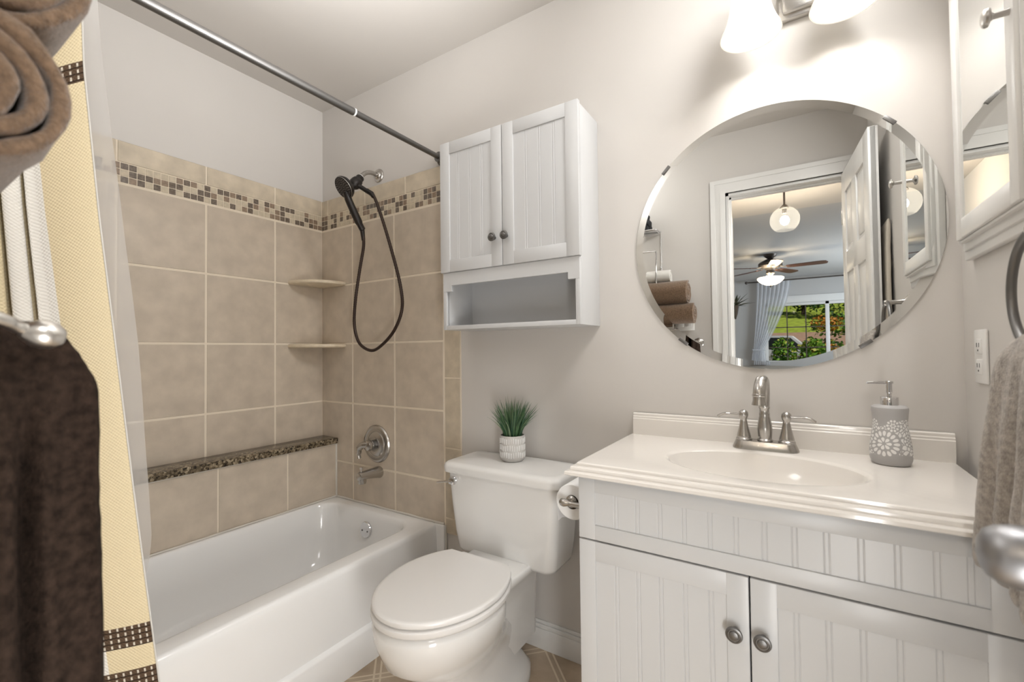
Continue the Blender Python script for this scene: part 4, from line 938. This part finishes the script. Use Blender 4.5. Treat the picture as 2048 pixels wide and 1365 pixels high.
# ------------------------------------------------------------------ bedroom: fan, curtain, window
fn = thing('ceiling_fan', (1.866, -5.8, H), 'dark ceiling fan with lit bowl in the bedroom, seen in the mirror', 'ceiling fan')
fx_, fy_ = 1.866, -5.8
bm = B(); lathe(bm, [(.085, 0), (.080, .02), (.050, .05), (.035, .06), (.022, .065)], (fx_, fy_, H), (0, 0, -1), 32); obj('canopy', bm, m_bpew, fn)
bm = B(); lathe(bm, [(.03, 0), (.06, .01), (.12, .04), (.150, .065), (.152, .10), (.12, .125), (.07, .14), (.06, .16)], (fx_, fy_, 2.37), (0, 0, -1), 40); obj('motor', bm, m_bpew, fn)
for k in range(5):
    a = math.radians(8 + 72 * k); c, s = math.cos(a), math.sin(a); bm = B()
    q = [(.20, -.05), (.30, -.062), (.60, -.072), (.655, -.055), (.672, 0), (.655, .055), (.60, .072), (.30, .062), (.20, .05)]
    prism(bm, [Vector((fx_ + x * c - y * s, fy_ + x * s + y * c, 2.235 + y * .14)) for x, y in q], (0, 0, .007)); bl = obj('blade', bm, m_wood, fn)
    bm = B(); tube(bm, [(fx_ + .10 * c, fy_ + .10 * s, 2.258), (fx_ + .17 * c, fy_ + .17 * s, 2.240), (fx_ + .27 * c, fy_ + .27 * s, 2.238)], [.016, .014, .022], 8, flat=.35); obj('blade_iron', bm, m_bpew, bl)
bm = B(); lathe(bm, [(.155, 0), (.168, -.012), (.160, -.035), (.125, -.072), (.075, -.100), (.02, -.112), (.001, -.112)], (fx_, fy_, 2.105), (0, 0, 1), 40, cap=(False, False)); obj('light_bowl', bm, m_bowl, fn, smooth=60)
for k in range(3):
    a = 2 * PI * k / 3; bm = B(); sphere(bm, (fx_ + .07 * math.cos(a), fy_ + .07 * math.sin(a), 2.10), .024, seg=12); obj('bulb', bm, m_fbulb, fn)
bm = B(); lathe(bm, [(.05, 0), (.055, .05), (.02, .09)], (fx_, fy_, 2.215), (0, 0, -1), 24); obj('light_kit', bm, m_bpew, fn); bm = B(); lathe(bm, [(.012, 0), (.012, .02), (.004, .035)], (fx_, fy_, 1.995), (0, 0, -1), 14); obj('finial', bm, m_bpew, fn)

wy = BY - .06
bm = B()
for a, b in ((WX0, WX0 + .055), (2.607, 2.668), (WX1 - .055, WX1)): box(bm, a, b, wy - .05, wy + .03, WZ0, WZ1, .004)
for a, b in ((WZ0, WZ0 + .06), (WZ1 - .05, WZ1)): box(bm, WX0, WX1, wy - .05, wy + .03, a, b, .004)
w1 = struct('window_1', bm, m_trim, origin=(2.6, wy, WZ0))
bm = B()
for xs in ((2.010, 2.308), (2.968, 3.27)):
    for x in xs: box(bm, x - .009, x + .009, wy - .012, wy + .008, WZ0 + .06, WZ1 - .05)
for z in (1.112, 1.492):
    box(bm, WX0 + .055, 2.607, wy - .012, wy + .008, z - .009, z + .009); box(bm, 2.668, WX1 - .055, wy - .012, wy + .008, z - .009, z + .009)
obj('muntins', bm, m_bpew, w1)
bm = B(); box(bm, WX0 + .05, WX1 - .05, wy - .003, wy + .001, WZ0 + .05, WZ1 - .04); obj('pane', bm, m_pane, w1, smooth=0)
bm = B()
box(bm, WX0 - .10, WX1 + .10, BY, BY + .02, WZ1, WZ1 + .13, .004); box(bm, WX0 - .10, WX1 + .1, BY, BY + .05, WZ0 - .03, WZ0, .004)
for a, b in ((WX0 - .09, WX0), (WX1, WX1 + .09)): box(bm, a, b, BY, BY + .02, WZ0 - .1, WZ1, .004)
struct('trim_5', bm, m_trim)
cr = thing('curtain_rod', (2.6, BY + .10, 2.385), 'thin dark curtain rod over the bedroom window', 'curtain rod')
bm = B(); tube(bm, [(1.36, BY + .10, 2.375), (3.85, BY + .10, 2.375)], .012, 12); obj('pole', bm, m_bpew, cr)
for x in (1.352, 3.858):
    bm = B(); sphere(bm, (x, BY + .10, 2.375), .028, seg=14); obj('finial', bm, m_bpew, cr)
def sheer(name, xl_top, xr_top, xl_tie, xr_tie, xl_bot, xr_bot, label):
    bm = B(); S, Z = 90, 50; g = []
    for i in range(S + 1):
        for j in range(Z + 1):
            s = i / S; z = 2.36 - 2.33 * j / Z
            if z > 1.07: t = (2.36 - z) / 1.29; t2 = t ** 1.5; a = xl_top + (xl_tie - xl_top) * t2; b = xr_top + (xr_tie - xr_top) * t2
            else: t = ((1.07 - z) / 1.04) ** .6; a = xl_tie + (xl_bot - xl_tie) * t; b = xr_tie + (xr_bot - xr_tie) * t
            g.append(bm.verts.new((a + (b - a) * s, BY + .10 + .024 * math.sin(s * 2 * PI * 8), z)))
    for i in range(S):
        for j in range(Z): bm.faces.new([g[a * (Z + 1) + b] for a, b in ((i, j), (i + 1, j), (i + 1, j + 1), (i, j + 1))])
    o = obj(name, bm, m_sheer, origin=((xl_top + xr_top) / 2, BY + .1, .03), smooth=80); tag(o, label, 'curtain', 'sheer curtains at the bedroom window')
    bm = B(); tube(bm, [(xl_tie - .02, BY + .06, 1.08), (xl_tie - .01, BY + .14, 1.07), (xr_tie + .01, BY + .14, 1.065), (xr_tie + .02, BY + .06, 1.07)], .012, 8); obj('tieback', bm, m_sheer, o)
sheer('sheer_curtain', 1.53, 2.09, 1.45, 1.62, 1.36, 1.73, 'sheer white curtain tied back at the left of the bedroom window')

# ------------------------------------------------------------------ outside the bedroom window
def land(x, y):
    d = -y - 8.7; h = -.25
    if d > 7: h += .17 * (d - 7)
    return h
bm = B(); g = {}
for i in range(41):
    for j in range(41):
        x = -22 + 48 * i / 40; y = -8.7 - 42 * j / 40; g[i, j] = bm.verts.new((x, y, land(x, y)))
for i in range(40):
    for j in range(40):
        f = bm.faces.new((g[i, j], g[i + 1, j], g[i + 1, j + 1], g[i, j + 1])); yy = -8.7 - 42 * (j + .5) / 40
        f.material_index = 1 if -28.5 < yy < -14 else 0
struct('ground', bm, [m_lawn, m_mulch])
def foliage(bm, c, rx, ry, rz, n, size, mis, seed):
    r = random.Random(seed)
    for k in range(n):
        v = Vector((r.gauss(0, 1), r.gauss(0, 1), r.gauss(0, 1))).normalized() * (r.random() ** .35)
        p = Vector((c[0] + v.x * rx, c[1] + v.y * ry, c[2] + v.z * rz)); a = Vector((r.gauss(0, 1), r.gauss(0, 1), r.gauss(0, .6))).normalized(); b = a.cross(Vector((r.gauss(0, 1), r.gauss(0, 1), r.gauss(0, 1)))).normalized(); s = size * r.uniform(.6, 1.3)
        f = bm.faces.new([bm.verts.new(p + a * s), bm.verts.new(p + b * s * .5), bm.verts.new(p - a * s), bm.verts.new(p - b * s * .5)]); f.material_index = r.choice(mis)
def plant(name, x, y, h, blobs, mis, n, size, seed, label, cat, trunk=.06):
    z = land(x, y); t = thing(name, (x, y, z), label, cat); bm = B()
    for i, (dx, dy, dz, rx, ry, rz) in enumerate(blobs): foliage(bm, (x + dx, y + dy, z + dz), rx, ry, rz, n, size, mis, seed + i)
    obj('foliage', bm, m_leaf, t, smooth=0)
    bm = B(); tube(bm, [(x, y, z - .05), (x + .03, y, z + h * .5), (x, y, z + h * .8)], [trunk, trunk * .8, trunk * .4], 8); obj('trunk', bm, m_trunk, t)
for k, x in enumerate((1.28, 1.88, 2.48)):
    plant('shrub', x, -11.2 - .1 * k, 1.2, [(0, 0, 1.10, .29, .30, .52), (0, 0, .50, .28, .30, .45)], [0, 0, 0, 1, 4], 760, .06, 20 + k, ['leftmost bright green hedge shrub below the bedroom window', 'middle bright green hedge shrub outside the bedroom window', 'rightmost bright green hedge shrub outside the bedroom window'][k], 'shrub', .03)
plant('maple_tree', 2.80, -13.2, 2.0, [(0, 0, 1.30, .34, .45, .16), (-.1, 0, .75, .45, .4, .25), (.05, 0, 2.0, .40, .45, .22)], [3, 3, 4, 3, 1], 420, .05, 40, 'orange leaved tree right of the hedge outside the window', 'tree', .04)
plant('conifer', 3.05, -15.5, 2.0, [(0, 0, .5, .8, .6, .35), (-.2, 0, 1.3, .75, .6, .35), (.1, 0, 2.1, .8, .6, .45), (0, 0, 2.9, .8, .6, .5)], [1, 2, 4, 0, 1], 420, .07, 50, 'layered green tree behind the orange one outside the window', 'tree', .08)
for k, (x, y) in enumerate(((-.6, -33), (2.6, -38), (5.9, -34), (9.2, -38), (-3.8, -38))):
    plant('tree', x, y, 6, [(0, 0, 1.9, 1.55, 1.2, 1.8), (0, 0, 4.3, 1.6, 1.2, 2.0)], [2, 2, 1, 2], 900, .16, 60 + 7 * k, ['dark tree at the back of the lawn, left of the middle one', 'middle dark tree at the back of the lawn', 'dark tree at the back of the lawn, right of the middle one', 'rightmost dark tree at the back of the lawn', 'leftmost dark tree at the back of the lawn'][k], 'tree', .16)
plant('autumn_tree', .95, -20.5, 3.2, [(.1, 0, 3.3, .9, .7, .45), (-.5, 0, 2.6, .5, .5, .8)], [3, 3, 1, 2], 420, .08, 90, 'thin tree with orange top at the left outside the window', 'tree', .07)
car = thing('parked_car', (1.6, -18.0, land(0, -18)), 'silver car parked beyond the hedge outside the window', 'car')
zc = land(0, -18) - .02; bm = B()
side = [(-2.1, .35), (2.1, .35), (2.15, .70), (1.3, .88), (.75, 1.40), (-1.1, 1.45), (-1.85, .92), (-2.15, .80)]
prism(bm, [Vector((1.3 + a, -18.8, zc + b)) for a, b in side], (0, 1.7, 0), .06); obj('body', bm, m_car, car)
bm = B(); prism(bm, [Vector((1.3 + a, -17.125, zc + b)) for a, b in [(1.05, .93), (.66, 1.33), (-1.0, 1.37), (-1.6, .95)]], (0, .04, 0)); obj('side_window', bm, m_carglass, car)
for s in (-1.35, 1.35):
    bm = B(); lathe(bm, [(.32, 0), (.32, .2), (.18, .21)], (1.3 + s, -17.28, zc + .33), (0, 1, 0), 28); obj('wheel', bm, m_black, car)
